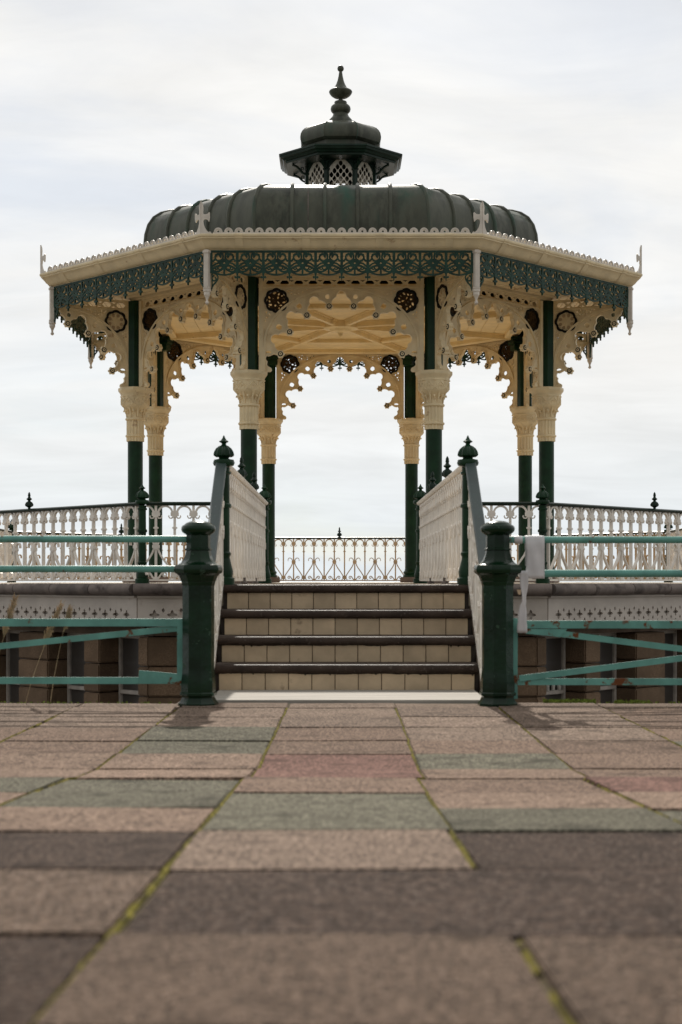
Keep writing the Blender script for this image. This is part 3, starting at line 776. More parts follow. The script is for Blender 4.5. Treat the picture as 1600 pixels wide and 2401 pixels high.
rb = MB(); rb.add(*plate(foil(.141), [], .006)); rbm = rb.mesh('roundel_back', 'rail_cream_shaded', 0)
fl = MB(); pet = []
for q in range(8):
    a_ = q * PI / 4 + PI / 8
    pet.append([(.098 * math.cos(a_) + .029 * math.cos(t), .098 * math.sin(a_) + .029 * math.sin(t)) for t in [2 * PI * w / 10 for w in range(10)]])
fl.add(*plate(foil(.142), pet, .020))
for q in range(8):
    a_ = q * PI / 4; c_, s__ = math.cos(a_), math.sin(a_)
    fl.ribbon([(.02 * c_, .02 * s__), (.06 * c_, .06 * s__), (.10 * c_, .10 * s__)], .026, -.022, .022, w2=.006)
    a2 = a_ + PI / 8
    fl.ribbon(arc(.098 * math.cos(a2), .098 * math.sin(a2), .034, a2 * 57.3 - 150, a2 * 57.3 + 150, 12), .012, -.019, .019)
fl.disc(0, 0, .022, -.028, .028, 10)
flm = fl.mesh('flower', 'cream', 30)
for k in range(8):
    ap = bput('arch_panel', arch_me, k)
    for sg in (1, -1):
        for t in Tp:
            ro = put('rosette', rcm, ap, (sg * t[0], -APO, ZP - t[1])); 
            dr = put('rosette_ring', rdm, ap, (sg * t[0], -APO, ZP - t[1]))
        put('roundel', rfm, ap, (sg * RO[0], -APO, ZP - RO[1]))
        put('tracery', rtm, ap, (sg * RO[0], -APO, ZP - RO[1]), ry=(0 if sg > 0 else 2.1))
    br = bput('eave_bracket', brk_me, k + .5)
    yb = lambda u: -RC - (HWP + .122) + u
    for t in Tp:
        put('rosette', rcm, br, (0, yb(t[0]), ZP - t[1]), rz=PI / 2); put('rosette_ring', rdm, br, (0, yb(t[0]), ZP - t[1]), rz=PI / 2)
    put('roundel', rfm, br, (0, yb(RO[0]), ZP - RO[1]), rz=PI / 2); put('flower', flm, br, (0, yb(RO[0]), ZP - RO[1]), rz=PI / 2); put('roundel_back', rbm, br, (0, yb(RO[0]), ZP - RO[1]), rz=PI / 2)

# --- architrave, soffit, ceiling
mb = MB(); hs = RC * S225
mb.bbox(-hs - .03, hs + .03, -APO - .07, -APO + .07, 5.069, 5.13, .008); arm = mb.mesh('architrave', 'cream', 0)
sp_ = MB()
nb = 9
for j in range(nb):      # soffit boards running along the side
    ra = 3.50 + (4.64 - 3.50) * j / nb; rb = 3.50 + (4.64 - 3.50) * (j + 1) / nb - .012
    z = 5.105 + .085 * j / nb
    sp_.add(*octside([(ra, z), (rb, z + .006), (rb, z + .03), (ra, z + .03), (ra, z)]))
sp_.add(*octside([(3.2, 5.14), (4.66, 5.225)]))
som = sp_.mesh('soffit', 'cream', 0)
for k in range(8):
    bput('architrave', arm, k); bput('soffit', som, k)
mb = MB(); vs, fs = octfull([(3.28, 5.03), (3.28, 5.06)]); mb.add(vs, fs + [tuple(range(8)), tuple(range(15, 7, -1))]); ceil = bput('ceiling', mb.mesh('ceiling', 'cream_in', 0)); ceil.location.z -= .06
# ceiling boards as shallow strips, side by side along each segment
cb = MB()
for j in range(12):
    ra = .28 + 3.0 * j / 12; rb = .28 + 3.0 * (j + 1) / 12 - .010
    cb.add(*octside([(ra, 5.029), (ra, 5.020), (rb, 5.020), (rb, 5.029)]))
cbm = cb.mesh('ceiling_boards', 'cream_in', 0)
for k in range(8): put('ceiling_boards', cbm, ceil, rz=k * PI / 4)
mb = MB(); mb.bbox(-.045, .045, -3.18, -.20, 4.935, 5.0185, .012); mb.box(-.075, .075, -3.16, -.22, 5.0, 5.0195); bmm = mb.mesh('radial_beam', 'cream_in', 0)
for k in range(8): put('radial_beam', bmm, ceil, rz=(k + .5) * PI / 4)
for rr0 in (1.78, 3.05):
    mb = MB(); mb.add(*octside([(rr0 - .06, 5.0195), (rr0 - .06, 4.965), (rr0 - .045, 4.95), (rr0 + .045, 4.95), (rr0 + .06, 4.965), (rr0 + .06, 5.0195)]))
    m2 = mb.mesh('ring_beam', 'cream_in', 0)
    for k in range(8): put('ring_beam', m2, ceil, rz=k * PI / 4)
mb = MB(); mb.add(*octfull([(.05, 4.86), (.16, 4.88), (.20, 4.91), (.30, 4.925), (.31, 5.0), (.31, 5.019)])); mb.lathe([(.01, 4.80), (.03, 4.82), (.035, 4.84), (.05, 4.862)], 12); put('ceiling_boss', mb.mesh('ceiling_boss', 'cream_in', 25), ceil)

# --- eaves: gutter, cresting, crosses, valance, pendants
gp = [(4.56, 5.19), (4.66, 5.185), (4.672, 5.19), (4.672, 5.205), (4.70, 5.208), (4.735, 5.222), (4.765, 5.25), (4.795, 5.285), (4.83, 5.318), (4.845, 5.322), (4.845, 5.337), (4.862, 5.345), (4.866, 5.352), (4.866, 5.372), (4.858, 5.378), (4.74, 5.378), (4.70, 5.34)]
mb = MB(); mb.add(*octside(gp)); gum = mb.mesh('gutter', 'cream', 30)
gj = MB()
gpj = [(r + .008, z + (-.003 if z < 5.3 else .003)) for r, z in gp[1:15]]
vs = []; fs = []
for r, z in gpj: vs += [(-.052, -r * C225, z), (.052, -r * C225, z)]
gj.add(vs, [(2 * i, 2 * i + 1, 2 * i + 3, 2 * i + 2) for i in range(len(gpj) - 1)])
gjm = gj.mesh('gutter_strap', 'cream', 30)
RCr = 4.835; hsc = RCr * S225
cs = .1358; ncs = 25
ol = [(-ncs * cs / 2, 5.374), (ncs * cs / 2, 5.374), (ncs * cs / 2, 5.398)]; hl = []
for i in range(ncs):
    c_ = ncs * cs / 2 - cs * (i + .5)
    ol += [(c_ + .056, 5.400)] + arc(c_, 5.405, .056, 0, 180, 12) + [(c_ - .056, 5.400)]
    hl.append(arc(c_, 5.412, .015, 0, 330, 11))
ol.append((-ncs * cs / 2, 5.398))
mb = MB(); mb.add(*plate(dedupe(ol), hl, .016))
for i in range(ncs):
    c_ = ncs * cs / 2 - cs * (i + .5); mb.ribbon(arc(c_, 5.405, .043, 0, 180, 10), .010, -.013, .013)
mb.v = [(x, y - RCr * C225, z) for x, y, z in mb.v]; crm_ = mb.mesh('cresting', 'crest', 30)
# corner cross: two half plates folded round the corner
hc = [(0, 5.372), (.135, 5.372), (.135, 5.392), (.118, 5.408), (.10, 5.398), (.075, 5.42), (.05, 5.46), (.033, 5.51), (.030, 5.545), (.037, 5.565), (.060, 5.572), (.085, 5.562), (.100, 5.540), (.110, 5.542), (.118, 5.60), (.117, 5.655), (.105, 5.662), (.085, 5.640), (.055, 5.632), (.030, 5.636), (.028, 5.67), (.033, 5.72), (.026, 5.765), (.010, 5.795), (0, 5.808)]
vs, fs = plate(hc, [], .018)
mb = MB()
for sg in (1, -1):
    M = T((0, -RCr - .012, 0)) @ Matrix.Rotation(sg * PI / 8, 4, 'Z') @ Matrix.Scale(sg, 4, (1, 0, 0))
    mb.add(vs, fs, M)
crossm = mb.mesh('corner_cross', 'crest', 30)
# valance panel
vp = MB(); hp = .1735
def two(pts_, w, d, w2=None):
    w *= 1.22; w2 = w2 * 1.2 if w2 else None
    vp.ribbon(pts_, w, -d, d, w2=w2); vp.ribbon(mir(pts_), w, -d - .0006, d + .0006, w2=w2)
vp.box(-hp, hp, -.012, .012, -.020, 0)
two([(hp - .004, -.02), (hp - .004, -.29)], .024, .010)
two(spiral(.070, -.078, .058, .050, 100, 380, 16), .020, .009)
two(spiral(.070, -.078, .050, .012, 380, 560, 10), .024, .0085, w2=.030)
two([(.022, -.025), (.012, -.06), (.018, -.10), (.05, -.135)], .016, .0095)
two([(.115, -.09), (.135, -.12), (.155, -.135)], .020, .0088)
two([(.0, -.105), (.05, -.145), (.11, -.165), (.165, -.21)], .018, .0105)
two([(.0, -.11), (.048, -.16), (.0, -.205)], .050, .0078)
two(bez((.0, -.20), (.06, -.18), (.10, -.20), (.165, -.245)), .022, .0092)
two(bez((.0, -.21), (.03, -.25), (.06, -.26), (.085, -.225)), .024, .0098, w2=.012)
two(bez((.02, -.225), (.07, -.285), (.12, -.285), (.15, -.245)), .026, .0086, w2=.012)
two(bez((.165, -.255), (.14, -.29), (.07, -.315), (.0, -.316)), .018, .0101)
two([(.0, -.21), (.0, -.31)], .020, .0112)
two(arc(.10, -.225, .018, 0, 360, 8), .014, .0073)
vpm = vp.mesh('valance_panel', 'valance', 30)
# drops at the joints and end brackets, one mesh for a side
vd = MB()
def drop(x):
    vd.ribbon([(x, -.255), (x, -.300), (x, -.36)], .038, -.014, .014, w2=.016)
    vd.disc(x, -.275, .030, -.015, .015, 10)
    for s_ in (-1, 1): vd.disc(x + s_ * .024, -.350, .015, -.0125, .0125, 8)
    vd.ribbon([(x, -.345), (x, -.372), (x, -.402)], .028, -.013, .013, w2=.004)
drop(0); vdm = vd.mesh('valance_drop', 'valance', 30); vd = MB(); APE = RE * C225
for s_ in (1,):
    e = s_ * hp * 10
    f = lambda pts_: [(e - s_ * x, z) for x, z in pts_]
    vd.ribbon(f(spiral(.045, -.37, .042, .014, 90, 440, 18)), .018, -.0115, .0115)
    vd.ribbon(f(bez((.005, -.29), (.10, -.30), (.11, -.36), (.06, -.42))), .018, -.0105, .0105)
    vd.ribbon(f(bez((.06, -.42), (.03, -.45), (.01, -.47), (.006, -.53))), .022, -.0109, .0109, w2=.01)
    vd.ribbon(f([(.012, -.28), (.012, -.50)]), .018, -.0098, .0098)
vem = vd.mesh('valance_end_scroll', 'valance', 30)
mb = MB(); mb.box(-hp * 10, hp * 10, -APE - .016, -APE + .016, 5.182, 5.192); vrm = mb.mesh('valance', 'valance', 0)
# pendant corner post
mb = MB(); PT = T((0, -RE - .005, 0)) 
mb.bbox(-.037, .037, -.037, .037, 4.70, 5.20, .006, PT); mb.bbox(-.048, .048, -.048, .048, 5.15, 5.188, .006, PT)
mb.lathe([(.042, 4.70), (.052, 4.70), (.052, 4.685), (.044, 4.68), (.053, 4.672), (.053, 4.645), (.043, 4.638), (.043, 4.60), (.030, 4.58), (.016, 4.545), (.015, 4.52), (.026, 4.505), (.026, 4.49), (.012, 4.475), (.002, 4.47)], 12, PT)
ptm = mb.mesh('corner_pendant', 'crest', 30)
for k in range(8):
    gu = bput('gutter', gum, k); [put('gutter_strap', gjm, gu, (xc, 0, 0)) for xc in (-1.36, -.47, .50, 1.42)]
    bput('cresting', crm_, k)
    va = bput('valance', vrm, k); [put('valance_drop', vdm, va, (-hp * 8 + hp * 2 * i, -APE, 5.187)) for i in range(9)]; put('valance_end_scroll', vem, va, (0, -APE, 5.187)); put('valance_end_scroll', vem, va, (0, -APE, 5.187), rz=PI)
    for i in range(10): put('valance_panel', vpm, va, (-hp * 9 + hp * 2 * i, -APE, 5.183))
    bput('corner_cross', crossm, k + .5); bput('corner_pendant', ptm, k + .5)

# --- roof
mb = MB(); mb.add(*octfull([(4.74, 5.36), (3.6, 5.46), (3.02, 5.50)])); bput('roof_skirt', mb.mesh('roof_skirt', 'copper', 0))
dome = [(3.02, 5.42), (3.11, 5.48), (3.20, 5.62), (3.243, 5.78), (3.255, 5.94), (3.24, 6.10), (3.195, 6.25), (3.115, 6.37), (3.00, 6.45), (2.86, 6.498), (2.68, 6.525), (2.40, 6.55), (1.6, 6.62), (.55, 6.74)]
mb = MB(); mb.add(*octfull(dome)); dm = bput('dome_roof', mb.mesh('dome_roof', 'copper', 30))
for x in (-.70, -.233, .233, .70, None):
    mb = MB(); pth = [(r, z) for r, z in dome if r * S225 > (abs(x) + .06 if x is not None else 0)]
    if x is not None: mb.tube([(x, -r * C225 - .004, z + .004) for r, z in pth], .030, 8)
    else: mb.tube([(0, -r + .008, z) for r, z in dome], .030, 8)
    me = mb.mesh('roof_rib', 'copper', 40)
    for k in range(8): put('roof_rib', me, dm, rz=(k if x is not None else k + .5) * PI / 4)
seam = MB(); seam.tube([(-.47, -r * C225 - .001, z) for r, z in dome if r > 2.4], .006, 5); put('roof_seam', seam.mesh('roof_seam', 'coping', 0), dm)

# --- lantern
RL = .59; APL = RL * C225
mb = MB(); mb.add(*octfull([(.64, 6.70), (.64, 6.84), (.60, 6.86), (.54, 6.86)])); lt = bput('lantern', mb.mesh('lantern', 'lantern', 0))
mb = MB(); mb.bbox(-.040, .040, -RL - .015, -RL + .05, 6.85, 7.44, .006); mb.box(-.022, .022, -RL - .024, -RL - .014, 6.9, 7.36)
mb.bbox(-.052, .052, -RL - .028, -RL + .05, 7.28, 7.315, .006); m1 = mb.mesh('lantern_post', 'lantern', 0)
hw = RL * S225 - .020
wo = [(-hw, 6.86), (hw, 6.86), (hw, 7.20)] + bez((hw, 7.20), (hw, 7.33), (hw * .55, 7.42), (0, 7.50))[1:] + [(-x, z) for x, z in reversed(bez((hw, 7.20), (hw, 7.33), (hw * .55, 7.42), (0, 7.50))[:-1])]
def inside(x, z):
    if abs(x) > hw or z < 6.865: return False
    if z <= 7.20: return True
    B = bez((hw, 7.20), (hw, 7.33), (hw * .55, 7.42), (0, 7.50), 20)
    for (xa, za_), (xb, zb) in zip(B[:-1], B[1:]):
        if za_ <= z <= zb: return abs(x) < xa + (xb - xa) * (z - za_) / max(1e-6, zb - za_)
    return False
hl = []; sx = .098; sz = .062
for j in range(12):
    z = 6.90 + j * sz
    for i in range(-4, 5):
        x = i * sx + (sx / 2 if j % 2 else 0)
        h_ = [(x, z + .050), (x + .022, z + .026), (x + .033, z - .004), (x + .018, z - .034), (x, z - .046), (x - .018, z - .034), (x - .033, z - .004), (x - .022, z + .026)]
        h_ = [(x + (p - x) * 1.02, q) for p, q in h_]
        if all(inside(p * 1.02, q + .004) for p, q in h_): hl.append(h_)
mb = MB(); mb.add(*plate(dedupe(wo), hl, .016)); mb.v = [(x, y - APL + .012, z) for x, y, z in mb.v]; m2 = mb.mesh('lantern_lattice', 'lattice', 0)
mb = MB()
ar = [(-hw - .02, 7.46), (-hw - .02, 7.2)]
top = [(-hw - .006, 6.86)] + [(x * 1.02, z) for x, z in wo[2:]] 
fr_out = [(hw + .02, 7.20), (hw + .02, 7.46), (-hw - .02, 7.46), (-hw - .02, 7.20)]
arcs = wo[2:]      # right spring to left spring
mb.add(*plate(dedupe(fr_out[:2] + [(0.10, 7.52), (-.10, 7.52)] + fr_out[2:] + list(reversed(arcs))), [], .026)); mb.v = [(x, y - APL + .004, z) for x, y, z in mb.v]; m3 = mb.mesh('lantern_arch', 'lantern', 0)
# eave bracket scroll
mb = MB(); mb.ribbon(bez((0, 7.30), (.10, 7.31), (.09, 7.41), (.22, 7.425)), .030, -.016, .016); mb.ribbon(spiral(.05, 7.38, .03, .01, -60, 300, 12), .012, -.012, .012)
mb.v = [(y, -RL - .02 - x, z) for x, y, z in mb.v]; m4 = mb.mesh('lantern_bracket', 'lantern', 30)
for k in range(8):
    put('lantern_post', m1, lt, rz=(k + .5) * PI / 4); put('lantern_lattice', m2, lt, rz=k * PI / 4); put('lantern_arch', m3, lt, rz=k * PI / 4); put('lantern_bracket', m4, lt, rz=(k + .5) * PI / 4)
mb = MB(); mb.add(*octfull([(.50, 7.45), (.93, 7.435), (.945, 7.44), (.95, 7.465), (.985, 7.475), (1.0, 7.50), (1.035, 7.515), (1.045, 7.545), (1.06, 7.55), (1.06, 7.575), (1.03, 7.58), (.62, 7.63), (.605, 7.66)])); put('lantern_eave', mb.mesh('lantern_eave', 'lantern', 20), lt)
mb = MB(); mb.add(*octfull([(.60, 7.62), (.59, 7.74), (.60, 7.765), (.64, 7.775), (.675, 7.80), (.692, 7.845), (.695, 7.89), (.685, 7.945), (.66, 7.99), (.62, 8.03), (.56, 8.06), (.42, 8.11), (.2, 8.18)])); cu_ = put('lantern_dome', mb.mesh('lantern_dome', 'copper', 30), lt)
mb = MB(); mb.tube([(0, -r + .004, z) for r, z in [(.64, 7.775), (.675, 7.80), (.692, 7.845), (.695, 7.89), (.685, 7.945), (.66, 7.99), (.62, 8.03), (.56, 8.06), (.42, 8.11), (.2, 8.18)]], .008, 5); m5 = mb.mesh('hip_roll', 'copper', 30)
for k in range(8): put('hip_roll', m5, cu_, rz=(k + .5) * PI / 4)
fz = lambda yc: 8.254 + (700 - yc) * .001755
fpf = [(.20, 8.16), (.185, fz(712)), (.165, fz(700)), (.135, fz(680)), (.117, fz(655)), (.112, fz(648)), (.130, fz(646)), (.155, fz(630)), (.163, fz(610)), (.155, fz(590)), (.128, fz(573)), (.100, fz(568)), (.102, fz(548)), (.096, fz(542)), (.06, fz(535)), (.034, fz(526)), (.030, fz(516)), (.055, fz(513)), (.11, fz(503)), (.155, fz(485)), (.182, fz(464)), (.189, fz(452)), (.180, fz(442)), (.150, fz(432)), (.128, fz(428)), (.105, fz(415)), (.075, fz(385)), (.052, fz(350)), (.036, fz(310)), (.026, fz(272))] + [(.053 * math.sin(t), fz(238) - .053 * math.cos(t)) for t in [PI * (.15 + .85 * q / 8) for q in range(9)]]
mb = MB(); mb.lathe(fpf, 24); put('finial', mb.mesh('finial', 'copper', 45), lt)

# ------------------------------------------------------------------ railings
BS = .2187
def knob(mb, x, z, w, h, d):
    mb.box(x - w, x + w, -d, d, z - h * .55, z + h * .55); mb.box(x - w * .6, x + w * .6, -d - .001, d + .001, z - h, z + h)
def baluster(kind, mt='white'):
    mb = MB(); d = .020
    mb.box(-.0135, .0135, -.019, .019, .03, .925)
    knob(mb, 0, .815, .046, .038, .024)
    for s_ in (-1, 1):
        f = lambda p: [(s_ * x, z) for x, z in p]
        mb.ribbon(f(arc(BS / 2, .828, .082, 180, 90, 8, rz=.083)), .022, -.017, .017)
        mb.ribbon(f([(.018, .79), (.035, .768), (.058, .770), (.070, .788), (.066, .802)]), .016, -.0155, .0155, w2=.010)
    knob(mb, 0, .655, .028, .014, .026)
    if kind == 'A':
        knob(mb, 0, .435, .042, .036, .025)
        for s_ in (-1, 1):
            f = lambda p: [(s_ * x, z) for x, z in p]
            mb.ribbon(f(bez((.02, .45), (.04, .54), (.13, .54), (.118, .452))), .019, -.0165, .0165, w2=.012)
            mb.ribbon(f(bez((.022, .415), (.05, .30), (.14, .24), (BS - .015, .10))), .021, -.0158, .0158)
            mb.ribbon(f(bez((.01, .05), (.05, .06), (.05, .13), (.10, .13))), .020, -.0162, .0162)
            mb.ribbon(f(spiral(.098, .10, .030, .010, 90, -220, 10)), .018, -.0168, .0168)
        mb.box(-.03, .03, -.022, .022, .03, .075)
    else:
        knob(mb, 0, .105, .046, .036, .025)
        for s_ in (-1, 1):
            f = lambda p: [(s_ * x, z) for x, z in p]
            mb.ribbon(f([(.02, .085), (.05, .065), (.062, .03)]), .018, -.0161, .0161)
    return mb.mesh('baluster', mt, 25)
BA, BB = baluster('A'), baluster('B')
TA, TB = baluster('A', 'rail_cream_shaded'), baluster('B', 'rail_cream_shaded')
def postprof(z0=0.0, top=.905):
    return [(.085, z0), (.085, z0 + .05), (.070, z0 + .06), (.074, z0 + .10), (.062, z0 + .15), (.050, z0 + .20), (.048, z0 + .22), (.056, z0 + .235), (.056, z0 + .25), (.046, z0 + .26), (.046, .60), (.058, .605), (.058, .63), (.046, .64), (.044, .86), (.058, .87), (.058, .885), (.046, .89), (.048, .92)]
mb = MB(); mb.lathe(postprof(), 16); mb.lathe([(.05, .93), (.078, .935), (.086, .955), (.078, .98), (.052, .985)], 20)
POST = mb.mesh('post', 'green', 40)
mb = MB(); mb.lathe([(.052, .98), (.038, .992), (.042, 1.0), (.066, 1.003, .06), (.081, 1.012, .14), (.084, 1.022, .18), (.078, 1.045, .20), (.064, 1.068, .20), (.042, 1.086, .16), (.022, 1.095), (.016, 1.103), (.020, 1.112), (.036, 1.120), (.037, 1.126), (.022, 1.136), (.012, 1.15), (.004, 1.170), (.001, 1.173)], 60, flute=10)
FIN = mb.mesh('finial', 'green', 40)
mb = MB(); mb.lathe([(.018, .95), (.018, .975), (.030, .982), (.052, .995, .1), (.055, 1.015, .14), (.042, 1.04, .12), (.020, 1.055), (.016, 1.065), (.035, 1.080), (.036, 1.088), (.020, 1.10), (.014, 1.115), (.018, 1.125), (.014, 1.155), (.003, 1.175)], 40, flute=10)
SFIN = mb.mesh('rail_finial', 'green_rail', 40)
def railing(parent, p0, p1, org, zb=FLOOR, mid=(), railmat='green_rail', white_rail=False, start=0, shaded=False):
    a = Vector((p0[0], p0[1])); c = Vector((p1[0], p1[1])); d = c - a; l = d.length; d.normalize(); ang = math.atan2(d.y, d.x)
    nb = max(1, round(l / BS)); sp = l / nb
    for i in range(nb):
        p = a + d * (sp * (i + .5))
        put('baluster', ((TA, TB) if shaded else (BA, BB))[(i + start) % 2], parent, (p.x - org[0], p.y - org[1], zb - org[2]), rz=ang, sc=(sp / BS, 1, 1))
    mb = MB(); zr = .0
    if white_rail:
        pr = [(-.030, .918), (-.048, .935), (-.050, .948), (-.030, .962), (.030, .962), (.050, .948), (.048, .935), (.030, .918)]
    else:
        pr = [(-.026, .918), (-.042, .930), (-.044, .945), (-.026, .958), (0, .962), (.026, .958), (.044, .945), (.042, .930), (.026, .918)]
    m_ = len(pr); vs = [(x, y, z) for x in (0, l) for y, z in pr]
    mb.add(vs, [tuple(range(m_)), tuple(reversed(range(m_, 2 * m_)))] + [(q, (q + 1) % m_, m_ + (q + 1) % m_, m_ + q) for q in range(m_)])
    put('handrail', mb.mesh('handrail', 'white' if white_rail else railmat, 40), parent, (a.x - org[0], a.y - org[1], zb - org[2]), rz=ang)
    mb = MB(); mb.box(0, l, -.016, .016, .028, .050); put('bottom_rail', mb.mesh('bottom_rail', 'rail_cream_shaded' if shaded else 'white', 0), parent, (a.x - org[0], a.y - org[1], zb - org[2]), rz=ang)
    for t in mid:
        p = a + d * (l * t); put('rail_finial', SFIN, parent, (p.x - org[0], p.y - org[1], zb - org[2]))
def post(parent, p, org, zb=FLOOR):
    o = put('post', POST, parent, (p[0] - org[0], p[1] - org[1], zb - org[2])); put('finial', FIN, o); return o
org = (0, 24.5, FLOOR)
pr = thing('platform_railing', org, 'white scrolled iron railing with dark green top rail around the bandstand platform', 'railing')
GX = .92
railing(pr, (-GX - .06, 17.9), (PC[0][0] + .05, 17.9), org, start=1)
railing(pr, (GX + .06, 17.9), (PC[7][0] - .05, 17.9), org, start=1)
for i in range(7):
    railing(pr, PC[i], PC[i + 1], org, mid=(.5,), start=i % 2, shaded=i in (2, 3, 4))  # far sides get the paint whose colour holds their shade
    
for i in range(8): post(pr, PC[i], org)
for s_ in (-1, 1):
    side = 'left' if s_ < 0 else 'right'
    o2 = (s_ * GX, 15, FLOOR); GN = .958
    t = thing('causeway_railing', o2, 'white balustrade seen edge-on along the %s side of the walkway between two green posts' % side, 'railing', 'walkway balustrades')
    ya = STY[3] + .06
    railing(t, (s_ * GN, ya + .06), (s_ * GX, 17.84), o2, white_rail=True, mid=(.335, .665))
    post(t, (s_ * GN, ya), o2); post(t, (s_ * GX, 17.9), o2)
    for yy in (13.9, 15.9):
        mb = MB(); mb.lathe([(.035, -.005), (.03, .02), (.018, .03), (.018, .06)], 10); put('foot', mb.mesh('foot', 'coping', 30), t, (0, yy - 15, 0))
    # sloping stair balustrade
    o3 = (s_ * .974, 11.0, 0)
    t = thing('stair_railing', o3, 'sloping grey green handrail with white balusters on the %s side of the steps' % side, 'railing', 'stair handrails')
    sl = RIS / .277
    y1 = STY[3] + .0; z1 = FLOOR; y0 = 10.42
    nb = 7
    for i in range(nb):
        y = y1 - .04 - i * BS * .95; zb = z1 - (y1 - y) * sl
        M = BA if i % 2 == 0 else BB
        o = put('baluster', M, t, (0, y - 11.0, zb))
        # shear the pattern down the slope
        w = Matrix(((0, -1, 0, 0), (1, 0, 0, y - 11.0), (sl, 0, 1, zb), (0, 0, 0, 1)))
        me = M.copy(); me.transform(Matrix(((1, 0, 0, 0), (0, 1, 0, 0), (sl, 0, 1, 0), (0, 0, 0, 1)))); o.data = me; o.rotation_euler = (0, 0, PI / 2)
    pr_ = [(-.026, .905), (-.042, .92), (-.044, .945), (-.036, .962), (.036, .962), (.044, .945), (.042, .92), (.026, .905)]
    mb = MB(); secs = [(y1 + .02, z1 + .015), (y1 - .05, z1 - .05 * sl), (10.62, z1 - (y1 - 10.62) * sl), (10.50, z1 - (y1 - 10.54) * sl), (10.42, z1 - (y1 - 10.50) * sl)]
    m_ = len(pr_); vs = [(x, y - 11.0, z + zb) for y, zb in secs for x, z in pr_]
    fs = [tuple(range(m_)), tuple(range((len(secs) - 1) * m_, len(secs) * m_))]
    for j in range(len(secs) - 1): fs += [(j * m_ + q, j * m_ + (q + 1) % m_, (j + 1) * m_ + (q + 1) % m_, (j + 1) * m_ + q) for q in range(m_)]
    mb.add(vs, fs); mb.build('handrail', 'green_hand', t, 40)
    mb = MB(); mb.tube([(0, 10.46 - 11 + .06 * math.cos(q), z1 - (y1 - 10.46) * sl + .80 + .06 * math.sin(q)) for q in [2.2 - .5 * w for w in range(10)]], .022, 8); mb.build('scroll_end', 'white', t, 40)
    mb = MB(); mb.tube([(0, y1 - .02 - 11, z1 - .01), (0, 10.45 - 11, z1 - (y1 - 10.45) * sl + .02)], .018, 8); mb.build('bottom_rail', 'white', t, 40)
    mb = MB(); mb.lathe([(.05, 0), (.05, .06), (.034, .08), (.030, .62)], 10, T((0, 10.46 - 11, .0))); mb.build('newel', 'green', t, 40)

# ------------------------------------------------------------------ bollards
def bollard(x, rot, label):
    t = thing('iron_bollard', (x, 9.80, 0), label, 'bollard', 'bollards at the foot of the steps', rz=rot)
    k8 = 1 / C225
    M = Matrix.Rotation(0, 4, 'Z')
    def oct_(prof): 
        vs, fs = octfull([(r * k8, z) for r, z in prof]); return vs, fs + [tuple(range(8)), tuple(range(len(prof) * 8 - 8, len(prof) * 8))]
    mb = MB(); bm = bmesh.new()
    vs, fs = oct_([(.122, -.01), (.122, .012), (.112, .022), (.098, .05), (.100, .06), (.112, .064), (.112, .078), (.104, .085), (.104, .145), (.098, .20), (.0955, .235), (.0955, .775)])
    mb.add(vs, fs); mb.build('shaft', 'green_bol', t, 25)
    mb = MB(); mb.add(*oct_([(.096, .77), (.101, .785), (.101, .795), (.106, .80), (.109, .812), (.116, .83), (.129, .845), (.139, .85), (.144, .858), (.147, .872), (.144, .890), (.137, .902), (.122, .905), (.106, .915), (.091, .935), (.081, .962), (.075, .99), (.074, 1.0)]))
    mb.build('collar', 'green_bol', t, 30)
    mb = MB(); mb.add(*oct_([(.074, .995), (.082, 1.0), (.082, 1.008), (.073, 1.012), (.072, 1.10)])); mb.build('neck', 'green_bol', t, 25)
    mb = MB(); mb.lathe([(.07, 1.09), (.082, 1.10), (.095, 1.108), (.106, 1.118), (.111, 1.132), (.109, 1.147), (.101, 1.158), (.090, 1.162), (.088, 1.166), (.075, 1.175), (.045, 1.185), (.01, 1.189)], 28); mb.build('cap', 'green_bol', t, 50)
    return t
BLX, BRX = -.966, .965
bollard(BLX, R_(-9), 'dark green octagonal iron bollard on the left of the steps')
bollard(BRX, R_(3), 'dark green octagonal iron bollard on the right of the steps, beside the white sheet')

# ------------------------------------------------------------------ teal guard rails
def hbar(mb, x0, x1, z, r): mb.tube([(x0, 0, z), (x1, 0, z)], r, 14)
def flat(mb, p, q, w, d0, d1): mb.ribbon([p, q], w, d0, d1)
XE = 3.75
t = thing('guard_rail', (-2.3, 9.84, 0), 'teal painted guard rail left of the steps, its lower brace broken off', 'guard rail')
ox = -2.3
mb = MB(); hbar(mb, -XE - ox, BLX - .05 - ox, 1.071, .0225); mb.build('top_tube', 'teal', t)
mb = MB(); hbar(mb, -XE - ox, BLX - .10 - ox, .877, .0225); mb.build('middle_tube', 'teal', t)
xr = BLX - .105 - ox; xl = -XE - ox
mb = MB(); mb.box(xl, xr, -.004, .004, .505, .548); mb.box(xl, xr, -.004, .030, .548, .555); mb.build('frame_top', 'teal', t, 0)
mb = MB(); mb.box(xl, xr - .012, -.0045, .0035, .132, .176); mb.build('frame_bottom', 'teal', t, 0)
mb = MB(); mb.box(xr - .036, xr, -.012, -.0045, .125, .553); mb.build('end_strap', 'teal_r', t, 0)
mb = MB(); flat(mb, (xr - .04, .492), (-2.62 - ox, .34), .040, .0045, .010); flat(mb, (-2.62 - ox, .34), (xl, .19), .0398, .0044, .0101); mb.build('brace', 'teal', t, 0)
mb = MB(); xs_ = [xr - .29, xr - .012]; mb.add([(xs_[0], d, z) for d in (-.010, -.0047) for z in (.133,)] + [], [])
gv = [(xs_[0], .134), (xs_[1], .134), (xs_[1], .198), (xs_[0] + .008, .222)]
